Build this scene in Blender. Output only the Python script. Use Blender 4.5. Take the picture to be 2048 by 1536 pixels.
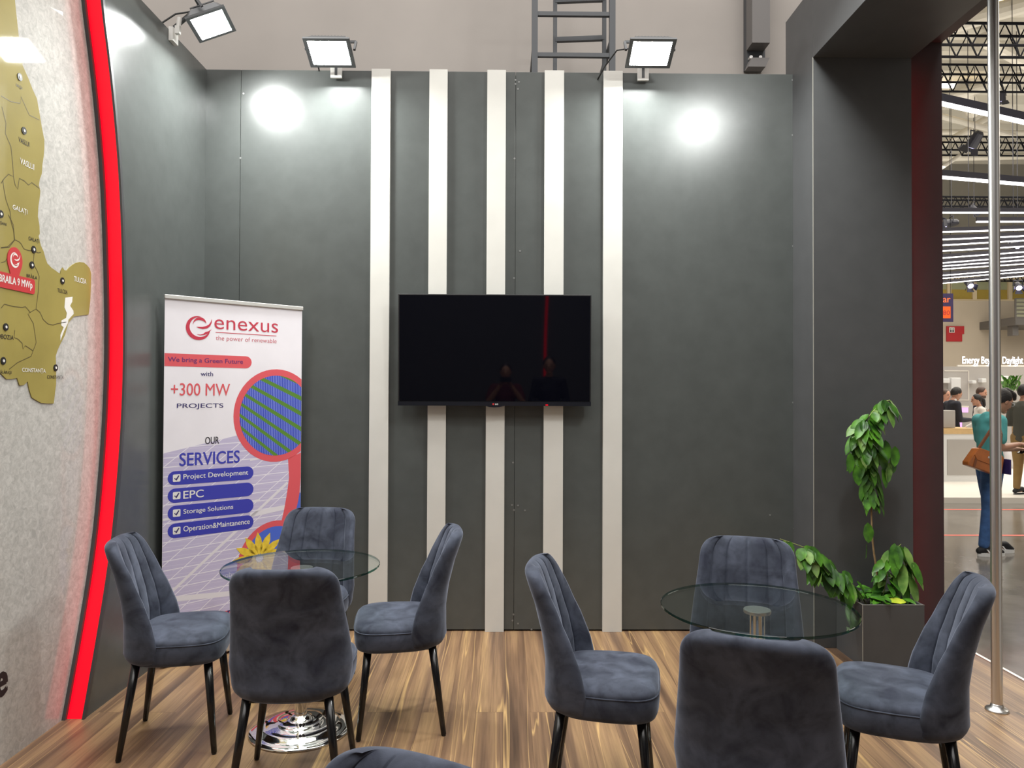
import bpy, bmesh, math, random
from math import sin, cos, pi, radians, sqrt, atan2, hypot
from mathutils import Vector, Matrix
random.seed(7)
SC = bpy.context.scene
for o in list(bpy.data.objects): bpy.data.objects.remove(o)
COL = SC.collection

# ------------------------------------------------------------------ camera, world, exposure
FPX = 1490.0; CAMH = 1.522; ROLL = .0039; PITCH = .0149; YAW = .01045      # pitch up, yaw right
F_ = Vector((sin(YAW)*cos(PITCH), cos(YAW)*cos(PITCH), sin(PITCH))); R_ = Vector((cos(YAW), -sin(YAW), 0)); U_ = R_.cross(F_)
CAM = Vector((0, 0, CAMH))
cr = cos(ROLL)*R_ + sin(ROLL)*U_; cu = -sin(ROLL)*R_ + cos(ROLL)*U_
cd = bpy.data.cameras.new('camera'); co = bpy.data.objects.new('camera', cd); COL.objects.link(co)
cd.sensor_width = 36; cd.lens = FPX/2048*36; cd.clip_end = 200; cd.clip_start = .05
M = Matrix.Identity(4)
for i in range(3):
    M[i][0] = cr[i]; M[i][1] = cu[i]; M[i][2] = -F_[i]; M[i][3] = CAM[i]
co.matrix_world = M
SC.camera = co
SC.view_settings.view_transform = 'Standard'; SC.view_settings.look = 'None'
SC.view_settings.gamma = 1; SC.view_settings.exposure = 0.3; SC.view_settings.use_curve_mapping = False
w = bpy.data.worlds.new('hall_air'); SC.world = w; w.use_nodes = True
w.node_tree.nodes['Background'].inputs[0].default_value = (1, .95, .9, 1)
w.node_tree.nodes['Background'].inputs[1].default_value = .45

def area(name, loc, sx, sy, power, color, rot=(0, 0, 0)):
    l = bpy.data.lights.new(name, 'AREA'); l.shape = 'RECTANGLE'; l.size = sx; l.size_y = sy; l.energy = power; l.color = color
    o = bpy.data.objects.new(name, l); COL.objects.link(o); o.location = loc; o.rotation_euler = rot; return o
# the hall's own ceiling lamps, high above stand and aisle, then an added roof fill
area('hall_lamp_bank', (0, .6, 8.6), 9, 9, 900, (1, .97, .94))
area('hall_lamp_bank', (13, 15, 8.4), 16, 16, 2300, (1, .94, .85))
area('roof_fill_light', (14, 19, 6.9), 14, 16, 600, (1, .96, .88), (pi, 0, 0))  # added unseen fill, turned upward only to brighten the roof deck
FLOOD = 215.0

# ------------------------------------------------------------------ pixel rays (2048x1536 frame) for points on known planes
def ray(px, py):
    x = (px-1024)/FPX; y = -(py-768)/FPX
    return (x*cos(ROLL)-y*sin(ROLL))*R_ + (x*sin(ROLL)+y*cos(ROLL))*U_ + F_
def onY(px, py, y): d = ray(px, py); return CAM + d*(y/d.y)
def onX(px, py, x): d = ray(px, py); return CAM + d*(x/d.x)
def onZ(px, py, z=0.0): d = ray(px, py); return CAM + d*((z-CAMH)/d.z)

# ------------------------------------------------------------------ materials
def nt(name):
    m = bpy.data.materials.new(name); m.use_nodes = True
    return m, m.node_tree.nodes, m.node_tree.links, m.node_tree.nodes['Principled BSDF']
def mat(name, c, rough=.5, metal=0, spec=.5, emit=None, es=0, noise=0, nscale=30, bump=0, bscale=80, sheen=0, coat=0, alpha=1):
    m, N, L, b = nt(name)
    b.inputs['Base Color'].default_value = (*c, 1); b.inputs['Roughness'].default_value = rough
    b.inputs['Metallic'].default_value = metal; b.inputs['Specular IOR Level'].default_value = spec
    if sheen: b.inputs['Sheen Weight'].default_value = sheen; b.inputs['Sheen Roughness'].default_value = .4
    if coat: b.inputs['Coat Weight'].default_value = coat; b.inputs['Coat Roughness'].default_value = .05
    if emit: b.inputs['Emission Color'].default_value = (*emit, 1); b.inputs['Emission Strength'].default_value = es
    tc = N.new('ShaderNodeTexCoord')
    if noise:
        t = N.new('ShaderNodeTexNoise'); t.inputs['Scale'].default_value = nscale; t.inputs['Detail'].default_value = 5
        L.new(tc.outputs['Object'], t.inputs['Vector'])
        r = N.new('ShaderNodeValToRGB'); r.color_ramp.elements[0].position = .3; r.color_ramp.elements[1].position = .7
        r.color_ramp.elements[0].color = (*[max(0, v*(1-noise)) for v in c], 1); r.color_ramp.elements[1].color = (*[min(1, v*(1+noise)) for v in c], 1)
        L.new(t.outputs['Fac'], r.inputs['Fac']); L.new(r.outputs['Color'], b.inputs['Base Color'])
    if bump:
        t2 = N.new('ShaderNodeTexNoise'); t2.inputs['Scale'].default_value = bscale; t2.inputs['Detail'].default_value = 3
        L.new(tc.outputs['Object'], t2.inputs['Vector'])
        bn = N.new('ShaderNodeBump'); bn.inputs['Strength'].default_value = bump; bn.inputs['Distance'].default_value = .01
        L.new(t2.outputs['Fac'], bn.inputs['Height']); L.new(bn.outputs['Normal'], b.inputs['Normal'])
    return m

def floor_mat():
    m, N, L, b = nt('walnut_laminate')
    tc = N.new('ShaderNodeTexCoord')
    mp = N.new('ShaderNodeMapping'); mp.inputs['Rotation'].default_value = (0, 0, radians(90))
    L.new(tc.outputs['Object'], mp.inputs['Vector'])
    br = N.new('ShaderNodeTexBrick'); br.inputs['Scale'].default_value = 1; br.offset = .37; br.inputs['Brick Width'].default_value = 3.6
    br.inputs['Row Height'].default_value = .13; br.inputs['Mortar Size'].default_value = .0012; br.inputs['Bias'].default_value = 0
    br.inputs['Color1'].default_value = (0, 0, 0, 1); br.inputs['Color2'].default_value = (1, 1, 1, 1); br.inputs['Mortar'].default_value = (.5, .5, .5, 1)
    L.new(mp.outputs[0], br.inputs['Vector'])
    # plank-wise offset so that the grain differs from plank to plank
    ad = N.new('ShaderNodeVectorMath'); ad.operation = 'MULTIPLY_ADD'
    cmb = N.new('ShaderNodeCombineXYZ'); cmb.inputs[2].default_value = 0
    L.new(br.outputs['Color'], cmb.inputs[0]); L.new(br.outputs['Color'], cmb.inputs[1])
    ad.inputs[1].default_value = (3.1, 7.3, 0); L.new(cmb.outputs[0], ad.inputs[0]); L.new(tc.outputs['Object'], ad.inputs[2])
    def nz(sx, sy, detail, dist):
        mm = N.new('ShaderNodeMapping'); mm.inputs['Scale'].default_value = (sx, sy, 1); L.new(ad.outputs[0], mm.inputs['Vector'])
        t = N.new('ShaderNodeTexNoise'); t.inputs['Scale'].default_value = 1; t.inputs['Detail'].default_value = detail; t.inputs['Distortion'].default_value = dist
        L.new(mm.outputs[0], t.inputs['Vector']); return t.outputs['Fac']
    big = nz(10, .38, 3, .3); fine = nz(90, 3.0, 4, .2); lines = nz(9, .22, 2, .25)
    r = N.new('ShaderNodeValToRGB'); e = r.color_ramp.elements
    e[0].position = .3; e[0].color = (.098, .058, .036, 1); e[1].position = .72; e[1].color = (.42, .265, .125, 1)
    for p, c in ((.42, (.18, .106, .062)), (.5, (.26, .156, .085)), (.6, (.33, .205, .105))):
        x = e.new(p); x.color = (*c, 1)
    L.new(big, r.inputs['Fac'])
    # pale growth streaks: thin bands of one noise level
    a1 = N.new('ShaderNodeMath'); a1.operation = 'SUBTRACT'; a1.inputs[1].default_value = .53; L.new(lines, a1.inputs[0])
    a2 = N.new('ShaderNodeMath'); a2.operation = 'ABSOLUTE'; L.new(a1.outputs[0], a2.inputs[0])
    a3 = N.new('ShaderNodeMapRange'); a3.inputs[1].default_value = 0; a3.inputs[2].default_value = .007; a3.inputs[3].default_value = .8; a3.inputs[4].default_value = 0
    L.new(a2.outputs[0], a3.inputs[0])
    mx = N.new('ShaderNodeMixRGB'); mx.inputs[2].default_value = (.62, .40, .17, 1); L.new(a3.outputs[0], mx.inputs[0]); L.new(r.outputs[0], mx.inputs[1])
    fr = N.new('ShaderNodeMapRange'); fr.inputs[1].default_value = .3; fr.inputs[2].default_value = .7; fr.inputs[3].default_value = .74; fr.inputs[4].default_value = 1.12; L.new(fine, fr.inputs[0])
    ml = N.new('ShaderNodeMixRGB'); ml.blend_type = 'MULTIPLY'; ml.inputs[0].default_value = 1; L.new(mx.outputs[0], ml.inputs[1]); L.new(fr.outputs[0], ml.inputs[2])
    seam = N.new('ShaderNodeMixRGB'); seam.inputs[2].default_value = (.14, .08, .045, 1); L.new(br.outputs['Fac'], seam.inputs[0]); L.new(ml.outputs[0], seam.inputs[1])
    L.new(seam.outputs[0], b.inputs['Base Color'])
    b.inputs['Roughness'].default_value = .42; b.inputs['Specular IOR Level'].default_value = .4
    return m

def velvet_mat():
    m, N, L, b = nt('slate_velvet')
    tc = N.new('ShaderNodeTexCoord'); oi = N.new('ShaderNodeObjectInfo')
    ad = N.new('ShaderNodeVectorMath'); ad.operation = 'ADD'; L.new(tc.outputs['Object'], ad.inputs[0])
    cmb = N.new('ShaderNodeCombineXYZ'); mu = N.new('ShaderNodeMath'); mu.operation = 'MULTIPLY'; mu.inputs[1].default_value = 37
    L.new(oi.outputs['Random'], mu.inputs[0]); L.new(mu.outputs[0], cmb.inputs[0]); L.new(cmb.outputs[0], ad.inputs[1])
    t = N.new('ShaderNodeTexNoise'); t.inputs['Scale'].default_value = 9; t.inputs['Detail'].default_value = 4; t.inputs['Distortion'].default_value = .8
    L.new(ad.outputs[0], t.inputs['Vector'])
    r = N.new('ShaderNodeValToRGB'); e = r.color_ramp.elements
    e[0].position = .30; e[0].color = (.028, .032, .050, 1); e[1].position = .70; e[1].color = (.088, .101, .140, 1)
    x = e.new(.47); x.color = (.054, .062, .086, 1)
    t3 = N.new('ShaderNodeTexNoise'); t3.inputs['Scale'].default_value = 34; t3.inputs['Detail'].default_value = 3; L.new(ad.outputs[0], t3.inputs['Vector'])
    mr = N.new('ShaderNodeMapRange'); mr.inputs[1].default_value = .34; mr.inputs[2].default_value = .5; mr.inputs[3].default_value = .62; mr.inputs[4].default_value = 1; L.new(t3.outputs['Fac'], mr.inputs[0])
    mm = N.new('ShaderNodeMixRGB'); mm.blend_type = 'MULTIPLY'; mm.inputs[0].default_value = .45; L.new(r.outputs[0], mm.inputs[1]); L.new(mr.outputs[0], mm.inputs[2])
    L.new(t.outputs['Fac'], r.inputs['Fac']); L.new(mm.outputs[0], b.inputs['Base Color'])
    b.inputs['Roughness'].default_value = .85; b.inputs['Specular IOR Level'].default_value = .2
    b.inputs['Sheen Weight'].default_value = .38; b.inputs['Sheen Roughness'].default_value = .35; b.inputs['Sheen Tint'].default_value = (.72, .80, 1, 1)
    t2 = N.new('ShaderNodeTexNoise'); t2.inputs['Scale'].default_value = 420; L.new(tc.outputs['Object'], t2.inputs['Vector'])
    bn = N.new('ShaderNodeBump'); bn.inputs['Strength'].default_value = .12; bn.inputs['Distance'].default_value = .002
    L.new(t2.outputs['Fac'], bn.inputs['Height']); L.new(bn.outputs[0], b.inputs['Normal'])
    return m

def glass_mat(name, tint, ior=1.5, rough=0.0):
    m, N, L, b = nt(name); N.remove(b); out = N['Material Output']
    tr = N.new('ShaderNodeBsdfTransparent'); tr.inputs[0].default_value = (*tint, 1)
    gl = N.new('ShaderNodeBsdfGlossy'); gl.inputs['Roughness'].default_value = rough
    lw = N.new('ShaderNodeLayerWeight'); lw.inputs[0].default_value = .5
    pw = N.new('ShaderNodeMath'); pw.operation = 'POWER'; pw.inputs[1].default_value = 5; L.new(lw.outputs['Facing'], pw.inputs[0])
    fr = N.new('ShaderNodeMath'); fr.operation = 'MULTIPLY_ADD'; fr.inputs[1].default_value = .95; fr.inputs[2].default_value = .06; L.new(pw.outputs[0], fr.inputs[0])
    mx = N.new('ShaderNodeMixShader'); L.new(fr.outputs[0], mx.inputs[0]); L.new(tr.outputs[0], mx.inputs[1]); L.new(gl.outputs[0], mx.inputs[2])
    L.new(mx.outputs[0], out.inputs[0]); return m

def frost_mat():
    m, N, L, b = nt('frosted_print')
    tc = N.new('ShaderNodeTexCoord')
    v = N.new('ShaderNodeTexNoise'); v.inputs['Scale'].default_value = 34; v.inputs['Detail'].default_value = 9; v.inputs['Distortion'].default_value = .9; v.inputs['Roughness'].default_value = .72
    L.new(tc.outputs['Object'], v.inputs['Vector'])
    r = N.new('ShaderNodeValToRGB'); e = r.color_ramp.elements
    e[0].position = .36; e[0].color = (.42, .41, .385, 1); e[1].position = .68; e[1].color = (.64, .625, .59, 1)
    L.new(v.outputs['Fac'], r.inputs['Fac']); L.new(r.outputs[0], b.inputs['Base Color'])
    b.inputs['Roughness'].default_value = .6; b.inputs['Specular IOR Level'].default_value = .15; b.inputs['Coat Weight'].default_value = .6; b.inputs['Coat Roughness'].default_value = .03
    return m

def stripes_mat():          # rows of blue solar panels on grass, printed
    m, N, L, b = nt('solar_field_print')
    tc = N.new('ShaderNodeTexCoord'); sx = N.new('ShaderNodeSeparateXYZ'); L.new(tc.outputs['Object'], sx.inputs[0])
    def math_(op, a, bb=None, v=None):
        n = N.new('ShaderNodeMath'); n.operation = op
        L.new(a, n.inputs[0]) if not isinstance(a, float) else None
        if bb is not None: L.new(bb, n.inputs[1])
        if v is not None: n.inputs[1].default_value = v
        return n.outputs[0]
    # fan of rows towards a far point
    dx = math_('ADD', sx.outputs[0], v=.62); dz = math_('SUBTRACT', sx.outputs[2], v=2.16)
    q = math_('DIVIDE', dz, dx); k = math_('MULTIPLY', q, v=15); f = math_('FRACT', k); row = math_('GREATER_THAN', f, v=.30)
    f2 = math_('FRACT', math_('MULTIPLY', dx, v=90)); ln = math_('GREATER_THAN', f2, v=.16)
    c1 = N.new('ShaderNodeMixRGB'); c1.inputs[1].default_value = (.42, .5, .85, 1); c1.inputs[2].default_value = (.045, .075, .5, 1); L.new(ln, c1.inputs[0])
    c2 = N.new('ShaderNodeMixRGB'); c2.inputs[1].default_value = (.10, .24, .03, 1); L.new(row, c2.inputs[0]); L.new(c1.outputs[0], c2.inputs[2])
    L.new(c2.outputs[0], b.inputs['Base Color']); b.inputs['Roughness'].default_value = .5
    return m
def cells_mat():            # faint lavender print of a solar panel: two families of pale lines
    m, N, L, b = nt('panel_print')
    tc = N.new('ShaderNodeTexCoord'); sx = N.new('ShaderNodeSeparateXYZ'); L.new(tc.outputs['Object'], sx.inputs[0])
    def lin(a, c, w_):
        p = N.new('ShaderNodeMath'); p.operation = 'MULTIPLY'; p.inputs[1].default_value = a; L.new(sx.outputs[0], p.inputs[0])
        q = N.new('ShaderNodeMath'); q.operation = 'MULTIPLY_ADD'; q.inputs[1].default_value = c; L.new(sx.outputs[2], q.inputs[0]); L.new(p.outputs[0], q.inputs[2])
        f = N.new('ShaderNodeMath'); f.operation = 'FRACT'; L.new(q.outputs[0], f.inputs[0])
        g = N.new('ShaderNodeMath'); g.operation = 'LESS_THAN'; g.inputs[1].default_value = w_; L.new(f.outputs[0], g.inputs[0]); return g.outputs[0]
    a = lin(-.8, 19, .09); c = lin(7, -9, .05); d = lin(.5, 38, .06)
    s = N.new('ShaderNodeMath'); s.operation = 'MAXIMUM'; L.new(a, s.inputs[0]); L.new(c, s.inputs[1])
    h = N.new('ShaderNodeMath'); h.operation = 'MULTIPLY'; h.inputs[1].default_value = .5; L.new(d, h.inputs[0])
    s2 = N.new('ShaderNodeMath'); s2.operation = 'MAXIMUM'; L.new(s.outputs[0], s2.inputs[0]); L.new(h.outputs[0], s2.inputs[1])
    mx = N.new('ShaderNodeMixRGB'); mx.inputs[1].default_value = (.55, .50, .69, 1); mx.inputs[2].default_value = (.82, .79, .87, 1); L.new(s2.outputs[0], mx.inputs[0])
    L.new(mx.outputs[0], b.inputs['Base Color']); b.inputs['Roughness'].default_value = .5
    return m
def leaf_mat(name, c1, c2):
    m, N, L, b = nt(name)
    tc = N.new('ShaderNodeTexCoord'); t = N.new('ShaderNodeTexNoise'); t.inputs['Scale'].default_value = 14; t.inputs['Detail'].default_value = 3
    L.new(tc.outputs['Object'], t.inputs['Vector'])
    r = N.new('ShaderNodeValToRGB'); r.color_ramp.elements[0].position = .35; r.color_ramp.elements[1].position = .68
    r.color_ramp.elements[0].color = (*c1, 1); r.color_ramp.elements[1].color = (*c2, 1)
    L.new(t.outputs['Fac'], r.inputs[0]); L.new(r.outputs[0], b.inputs['Base Color'])
    b.inputs['Roughness'].default_value = .4; b.inputs['Subsurface Weight'].default_value = 0
    return m

G = dict(
    wall=mat('charcoal_panel', (.082, .089, .086), .27, spec=.55, noise=.07, nscale=9, bump=.02, bscale=260),
    slab=mat('matt_black_board', (.040, .038, .040), .55, spec=.35, noise=.06, nscale=8),
    pillar=mat('charcoal_pillar_board', (.084, .086, .089), .45, spec=.45, noise=.06, nscale=8, bump=.02, bscale=260),
    white=mat('white_board', (.66, .65, .61), .45, noise=.03, nscale=6),
    edge=mat('raw_board_edge', (.36, .35, .31), .6),
    screw=mat('screw_head', (.22, .225, .22), .4, metal=.3),
    floor=floor_mat(), velvet=velvet_mat(),
    leg=mat('black_lacquer', (.006, .006, .007), .22, spec=.5),
    seam=mat('dark_seam', (.02, .022, .03), .9),
    chrome=mat('chrome', (.86, .85, .83), .05, metal=1),
    steel=mat('brushed_steel', (.76, .75, .74), .34, metal=1),
    glass=glass_mat('clear_glass', (.93, .968, .952)),
    rim=glass_mat('green_glass_edge', (.10, .26, .21)),
    red2=mat('red_led_strip', (.6, .0, .01), .4, emit=(1, .0, .012), es=18),
    red=mat('red_led_diffuser', (.2, .0, .003), .4, emit=(1, .0, .012), es=1.15),
    alu=mat('dark_aluminium', (.10, .10, .105), .4, metal=.5),
    frost=frost_mat(), olive=mat('olive_print', (.335, .275, .075), .6, spec=.15, noise=.1, nscale=4, coat=.4),
    ink=mat('black_ink', (.012, .010, .014), .5), border=mat('border_ink', (.10, .075, .02), .5),
    wink=mat('white_ink', (.80, .79, .76), .5), pin=mat('red_ink', (.55, .03, .035), .5),
    ban=mat('banner_white', (.85, .82, .87), .5, noise=.05, nscale=3), crim=mat('crimson_ink', (.55, .035, .07), .5),
    coral=mat('coral_ink', (.72, .10, .12), .5), navy=mat('navy_ink', (.035, .025, .14), .5), purple=mat('purple_ink', (.16, .03, .16), .5),
    blue=mat('royal_blue_ink', (.045, .05, .42), .5), sky=mat('sky_blue_ink', (.07, .14, .62), .5), field=stripes_mat(), cells=cells_mat(),
    yellow=mat('yellow_ink', (.78, .56, .05), .5, noise=.2, nscale=30), pale=mat('pale_line_ink', (.76, .73, .78), .5),
    silver=mat('satin_silver', (.72, .71, .68), .35, metal=.6), blk=mat('black_plastic', (.012, .012, .013), .4),
    screen=mat('tv_screen', (.0015, .0017, .004), .03, spec=.45), chin=mat('tv_chin', (.012, .013, .018), .16),
    lens=mat('flood_lens', (1, 1, 1), .3, emit=(.97, 1, .97), es=FLOOD), house=mat('flood_housing', (.11, .115, .12), .45, metal=.3),
    clip=mat('white_clip', (.72, .71, .68), .5), cable=mat('black_cable', (.015, .015, .015), .5),
    hallw=mat('hall_concrete', (.42, .385, .355), .8, noise=.07, nscale=1.2), ladder=mat('ladder_paint', (.075, .08, .088), .5),
    hfloor=mat('hall_asphalt', (.17, .155, .135), .16, noise=.25, nscale=3.5), tape=mat('red_tape', (.75, .13, .08), .5),
    beige=mat('hall_plaster', (.60, .52, .42), .8, noise=.03, nscale=.7), gwall=mat('hall_upper_wall', (.26, .245, .21), .8),
    deck=mat('roof_deck', (.55, .52, .45), .6), tube=mat('roof_steel', (.64, .60, .52), .5), truss=mat('black_truss', (.008, .008, .010), .9, spec=.1),
    bar=mat('linear_light_diffuser', (1, 1, 1), .4, emit=(1, .98, 1), es=3.2), barb=mat('linear_light_body', (.035, .033, .045), .6),
    warm=mat('skylight_glow', (1, .8, .4), .4, emit=(1, .72, .32), es=3.0), skyw=mat('skylight_white', (1, 1, 1), .4, emit=(1, .95, .85), es=4.0),
    spotb=mat('stage_light_body', (.02, .02, .03), .4), spotl=mat('stage_light_lens', (1, 1, 1), .3, emit=(.65, .6, 1), es=4.0),
    sign=mat('sign_purple', (.035, .022, .085), .5), orange=mat('sign_orange', (.9, .13, .01), .5), orange2=mat('sign_orange_type', (.95, .2, .06), .5),
    wc=mat('sign_red', (.50, .028, .035), .5), lit=mat('lit_letters', (1, 1, 1), .4, emit=(.97, .96, 1), es=5.0),
    stand=mat('display_wall', (.40, .375, .35), .6), wcount=mat('white_counter', (.72, .72, .71), .4), woodt=mat('light_wood', (.62, .42, .2), .5, noise=.12, nscale=6),
    plat=mat('white_platform', (.78, .74, .66), .4), pink=mat('pink_lit_panel', (.7, .4, .75), .4, emit=(.85, .45, .95), es=.55),
    plaster2=mat('balcony_mesh', (.42, .42, .30), .7), steelg=mat('grey_steel_beam', (.17, .16, .155), .6),
    wglass=mat('window_ochre', (.42, .31, .06), .4), wgreen=mat('window_green', (.36, .38, .24), .4), cream=mat('cream_frame', (.74, .62, .42), .6),
    leaf=leaf_mat('leaf_green', (.018, .075, .008), (.10, .30, .02)), leaf2=leaf_mat('leaf_pale', (.09, .22, .035), (.26, .42, .10)),
    yleaf=leaf_mat('leaf_yellow', (.35, .5, .02), (.6, .65, .05)), bark=mat('bark', (.30, .20, .10), .8, noise=.25, nscale=40), gstem=mat('green_stem', (.33, .38, .12), .6),
    soil=mat('soil', (.02, .015, .01), .95, noise=.4, nscale=60, bump=.5),
    skin=mat('skin', (.50, .26, .17), .5, noise=.05, nscale=20), hair=mat('dark_hair', (.012, .009, .008), .6, bump=.5, bscale=60), brown=mat('brown_hair', (.06, .03, .018), .5),
    teal=mat('teal_cotton', (.10, .42, .42), .85, noise=.15, nscale=9), blouse=mat('slate_blue_cotton', (.055, .11, .20), .85, noise=.12, nscale=9),
    wine=mat('wine_dress', (.10, .008, .012), .8),
    denim=mat('denim', (.05, .125, .31), .85, noise=.3, nscale=14), suit=mat('navy_suit', (.013, .014, .024), .8), shirtw=mat('white_shirt', (.78, .77, .74), .7),
    jacket=mat('white_jacket', (.72, .68, .62), .8), khaki=mat('khaki', (.30, .19, .07), .85, noise=.12, nscale=8), olivej=mat('olive_blazer', (.085, .085, .068), .85),
    leather=mat('tan_leather', (.46, .135, .025), .3, noise=.2, nscale=9, coat=.3), strap=mat('brown_strap', (.22, .075, .03), .5),
    shoe=mat('black_knit', (.012, .012, .015), .7), sole=mat('white_rubber', (.82, .82, .80), .5), lip=mat('lip', (.36, .11, .09), .5), lens2=mat('spectacle_glass', (.55, .57, .6), .1),
)

# ------------------------------------------------------------------ mesh helpers
def link(name, bm, m, parent=None, smooth=False, bevel=0):
    me = bpy.data.meshes.new(name); bm.normal_update(); bm.to_mesh(me); bm.free()
    for x in (m if isinstance(m, (list, tuple)) else [m]): me.materials.append(x)
    if smooth:
        for p in me.polygons: p.use_smooth = True
    o = bpy.data.objects.new(name, me); COL.objects.link(o)
    if parent: o.parent = parent
    if bevel:
        b = o.modifiers.new('bevel', 'BEVEL'); b.width = bevel; b.segments = 2; b.limit_method = 'ANGLE'
    return o
def box(bm, x0, x1, y0, y1, z0, z1, mi=0):
    v = [bm.verts.new((x, y, z)) for z in (z0, z1) for y in (y0, y1) for x in (x0, x1)]
    for f in ((0, 2, 3, 1), (4, 5, 7, 6), (0, 1, 5, 4), (2, 6, 7, 3), (0, 4, 6, 2), (1, 3, 7, 5)):
        bm.faces.new([v[i] for i in f]).material_index = mi
    return v
def frame(d):
    d = d.normalized(); a = Vector((0, 0, 1)) if abs(d.z) < .9 else Vector((0, 1, 0))
    u = a.cross(d).normalized(); return u, d.cross(u)
def tube(bm, pts, rad, n=10, cap=True, mi=0):
    pts = [Vector(p) for p in pts]; rs = rad if isinstance(rad, (list, tuple)) else [rad]*len(pts); rings = []
    u = None
    for i, p in enumerate(pts):
        d = (pts[min(i+1, len(pts)-1)]-pts[max(i-1, 0)])
        if u is None: u, v = frame(d)
        else:
            d = d.normalized(); u = (u - d*u.dot(d)).normalized(); v = d.cross(u)
        rings.append([bm.verts.new(p + (u*cos(2*pi*k/n)+v*sin(2*pi*k/n))*rs[i]) for k in range(n)])
    for a, b in zip(rings, rings[1:]):
        for k in range(n): bm.faces.new((a[k], a[(k+1) % n], b[(k+1) % n], b[k])).material_index = mi
    if cap:
        bm.faces.new(rings[0][::-1]).material_index = mi; bm.faces.new(rings[-1]).material_index = mi
def lathe(bm, prof, n=48, c=(0, 0, 0), mi=0):
    rings = []
    for r, z in prof:
        rings.append([bm.verts.new((c[0]+r*cos(2*pi*k/n), c[1]+r*sin(2*pi*k/n), c[2]+z)) for k in range(n)] if r > 1e-6 else [bm.verts.new((c[0], c[1], c[2]+z))])
    for a, b in zip(rings, rings[1:]):
        for k in range(n):
            k2 = (k+1) % n
            if len(a) == 1 and len(b) == 1: continue
            f = (a[0], b[k2], b[k]) if len(a) == 1 else (a[k], a[k2], b[0]) if len(b) == 1 else (a[k], a[k2], b[k2], b[k])
            bm.faces.new(f).material_index = mi
def bar(bm, a, b, w_, mi=0):            # square bar
    a, b = Vector(a), Vector(b); u, v = frame(b-a); h = w_/2
    q = [[bm.verts.new(p+u*sx*h+v*sy*h) for sx, sy in ((-1, -1), (1, -1), (1, 1), (-1, 1))] for p in (a, b)]
    for k in range(4): bm.faces.new((q[0][k], q[0][(k+1) % 4], q[1][(k+1) % 4], q[1][k])).material_index = mi
    bm.faces.new(q[0][::-1]); bm.faces.new(q[1])
def prism(bm, poly, a, b, mi=0):        # poly: list of Vectors, extruded by a (start offset) .. b (end offset), both Vectors
    lo = [bm.verts.new(Vector(p)+a) for p in poly]; hi = [bm.verts.new(Vector(p)+b) for p in poly]
    n = len(poly)
    for k in range(n): bm.faces.new((lo[k], lo[(k+1) % n], hi[(k+1) % n], hi[k])).material_index = mi
    for q in (lo[::-1], hi):
        f = bm.faces.new(q); f.material_index = mi
        if n > 4: f.normal_update(); bmesh.ops.triangulate(bm, faces=[f], ngon_method='EAR_CLIP')
def new(): return bmesh.new()
def empty(name, loc=(0, 0, 0), rz=0):
    o = bpy.data.objects.new(name, None); COL.objects.link(o); o.location = loc; o.rotation_euler = (0, 0, rz); o.empty_display_size = .1; return o
def tag(o, label, cat, group=None):
    o['label'] = label; o['category'] = cat
    if group: o['group'] = group
    return o
def struct(o): o['kind'] = 'structure'; return o
def copy_tree(o, parent=None):
    c = o.copy(); COL.objects.link(c)
    if parent: c.parent = parent
    for ch in list(o.children): copy_tree(ch, c)
    return c
def textmesh(s, off=0.0):
    cu_ = bpy.data.curves.new('lettering', 'FONT'); cu_.body = s; cu_.size = 1; cu_.offset = off; cu_.extrude = 0; cu_.resolution_u = 4
    o = bpy.data.objects.new('lettering', cu_); COL.objects.link(o)
    bpy.context.view_layer.update()
    me = bpy.data.meshes.new_from_object(o.evaluated_get(bpy.context.evaluated_depsgraph_get()))
    bpy.data.objects.remove(o); bpy.data.curves.remove(cu_); return me
def letters(bm, s, P, U, V, Nn, w_=None, h=None, off=0.0, anchor='l', th=.0006, mi=0):
    """text into bm: bottom-left of its bounds at P (or bottom-right with anchor r), along U/V, fitted to width w_ and bounds height h, slab th thick along Nn"""
    bold = max(0, off)*.75; me = textmesh(s, min(0, off)); t = bmesh.new(); t.from_mesh(me); bpy.data.meshes.remove(me)
    if not t.verts: t.free(); return
    xs = [v.co.x for v in t.verts]; ys = [v.co.y for v in t.verts]; x0, x1, y0, y1 = min(xs), max(xs), min(ys), max(ys)
    sy = h/(y1-y0) if h else w_/(x1-x0); sx = w_/(x1-x0) if w_ else sy
    dx = -(x1-x0)*sx if anchor == 'r' else -(x1-x0)*sx/2 if anchor == 'c' else 0
    bo = bold*sy
    for kk, (ex, ey) in enumerate(((0, 0),) if not bo else ((-bo, 0), (bo, 0), (0, bo*.6), (0, -bo*.6))):
        mp = {}
        for v in t.verts: mp[v] = bm.verts.new(P + U*((v.co.x-x0)*sx+dx+ex) + V*((v.co.y-y0)*sy+ey) + Nn*(th+kk*.00004))
        for f in t.faces:
            try: bm.faces.new([mp[v] for v in f.verts]).material_index = mi
            except ValueError: pass
    t.free()
def flatpoly(bm, pts, off, mi=0):
    f = bm.faces.new([bm.verts.new(Vector(p)+off) for p in pts]); f.material_index = mi
    if len(pts) > 4: f.normal_update(); bmesh.ops.triangulate(bm, faces=[f], ngon_method='EAR_CLIP')
def stroke(pts, ws):                    # 2D variable-width stroke polygon
    L_, R2 = [], []
    for i, (x, y) in enumerate(pts):
        a = pts[max(i-1, 0)]; b = pts[min(i+1, len(pts)-1)]; dx, dy = b[0]-a[0], b[1]-a[1]; l = hypot(dx, dy) or 1
        L_.append((x-dy/l*ws[i]/2, y+dx/l*ws[i]/2)); R2.append((x+dy/l*ws[i]/2, y-dx/l*ws[i]/2))
    return L_, R2
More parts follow.
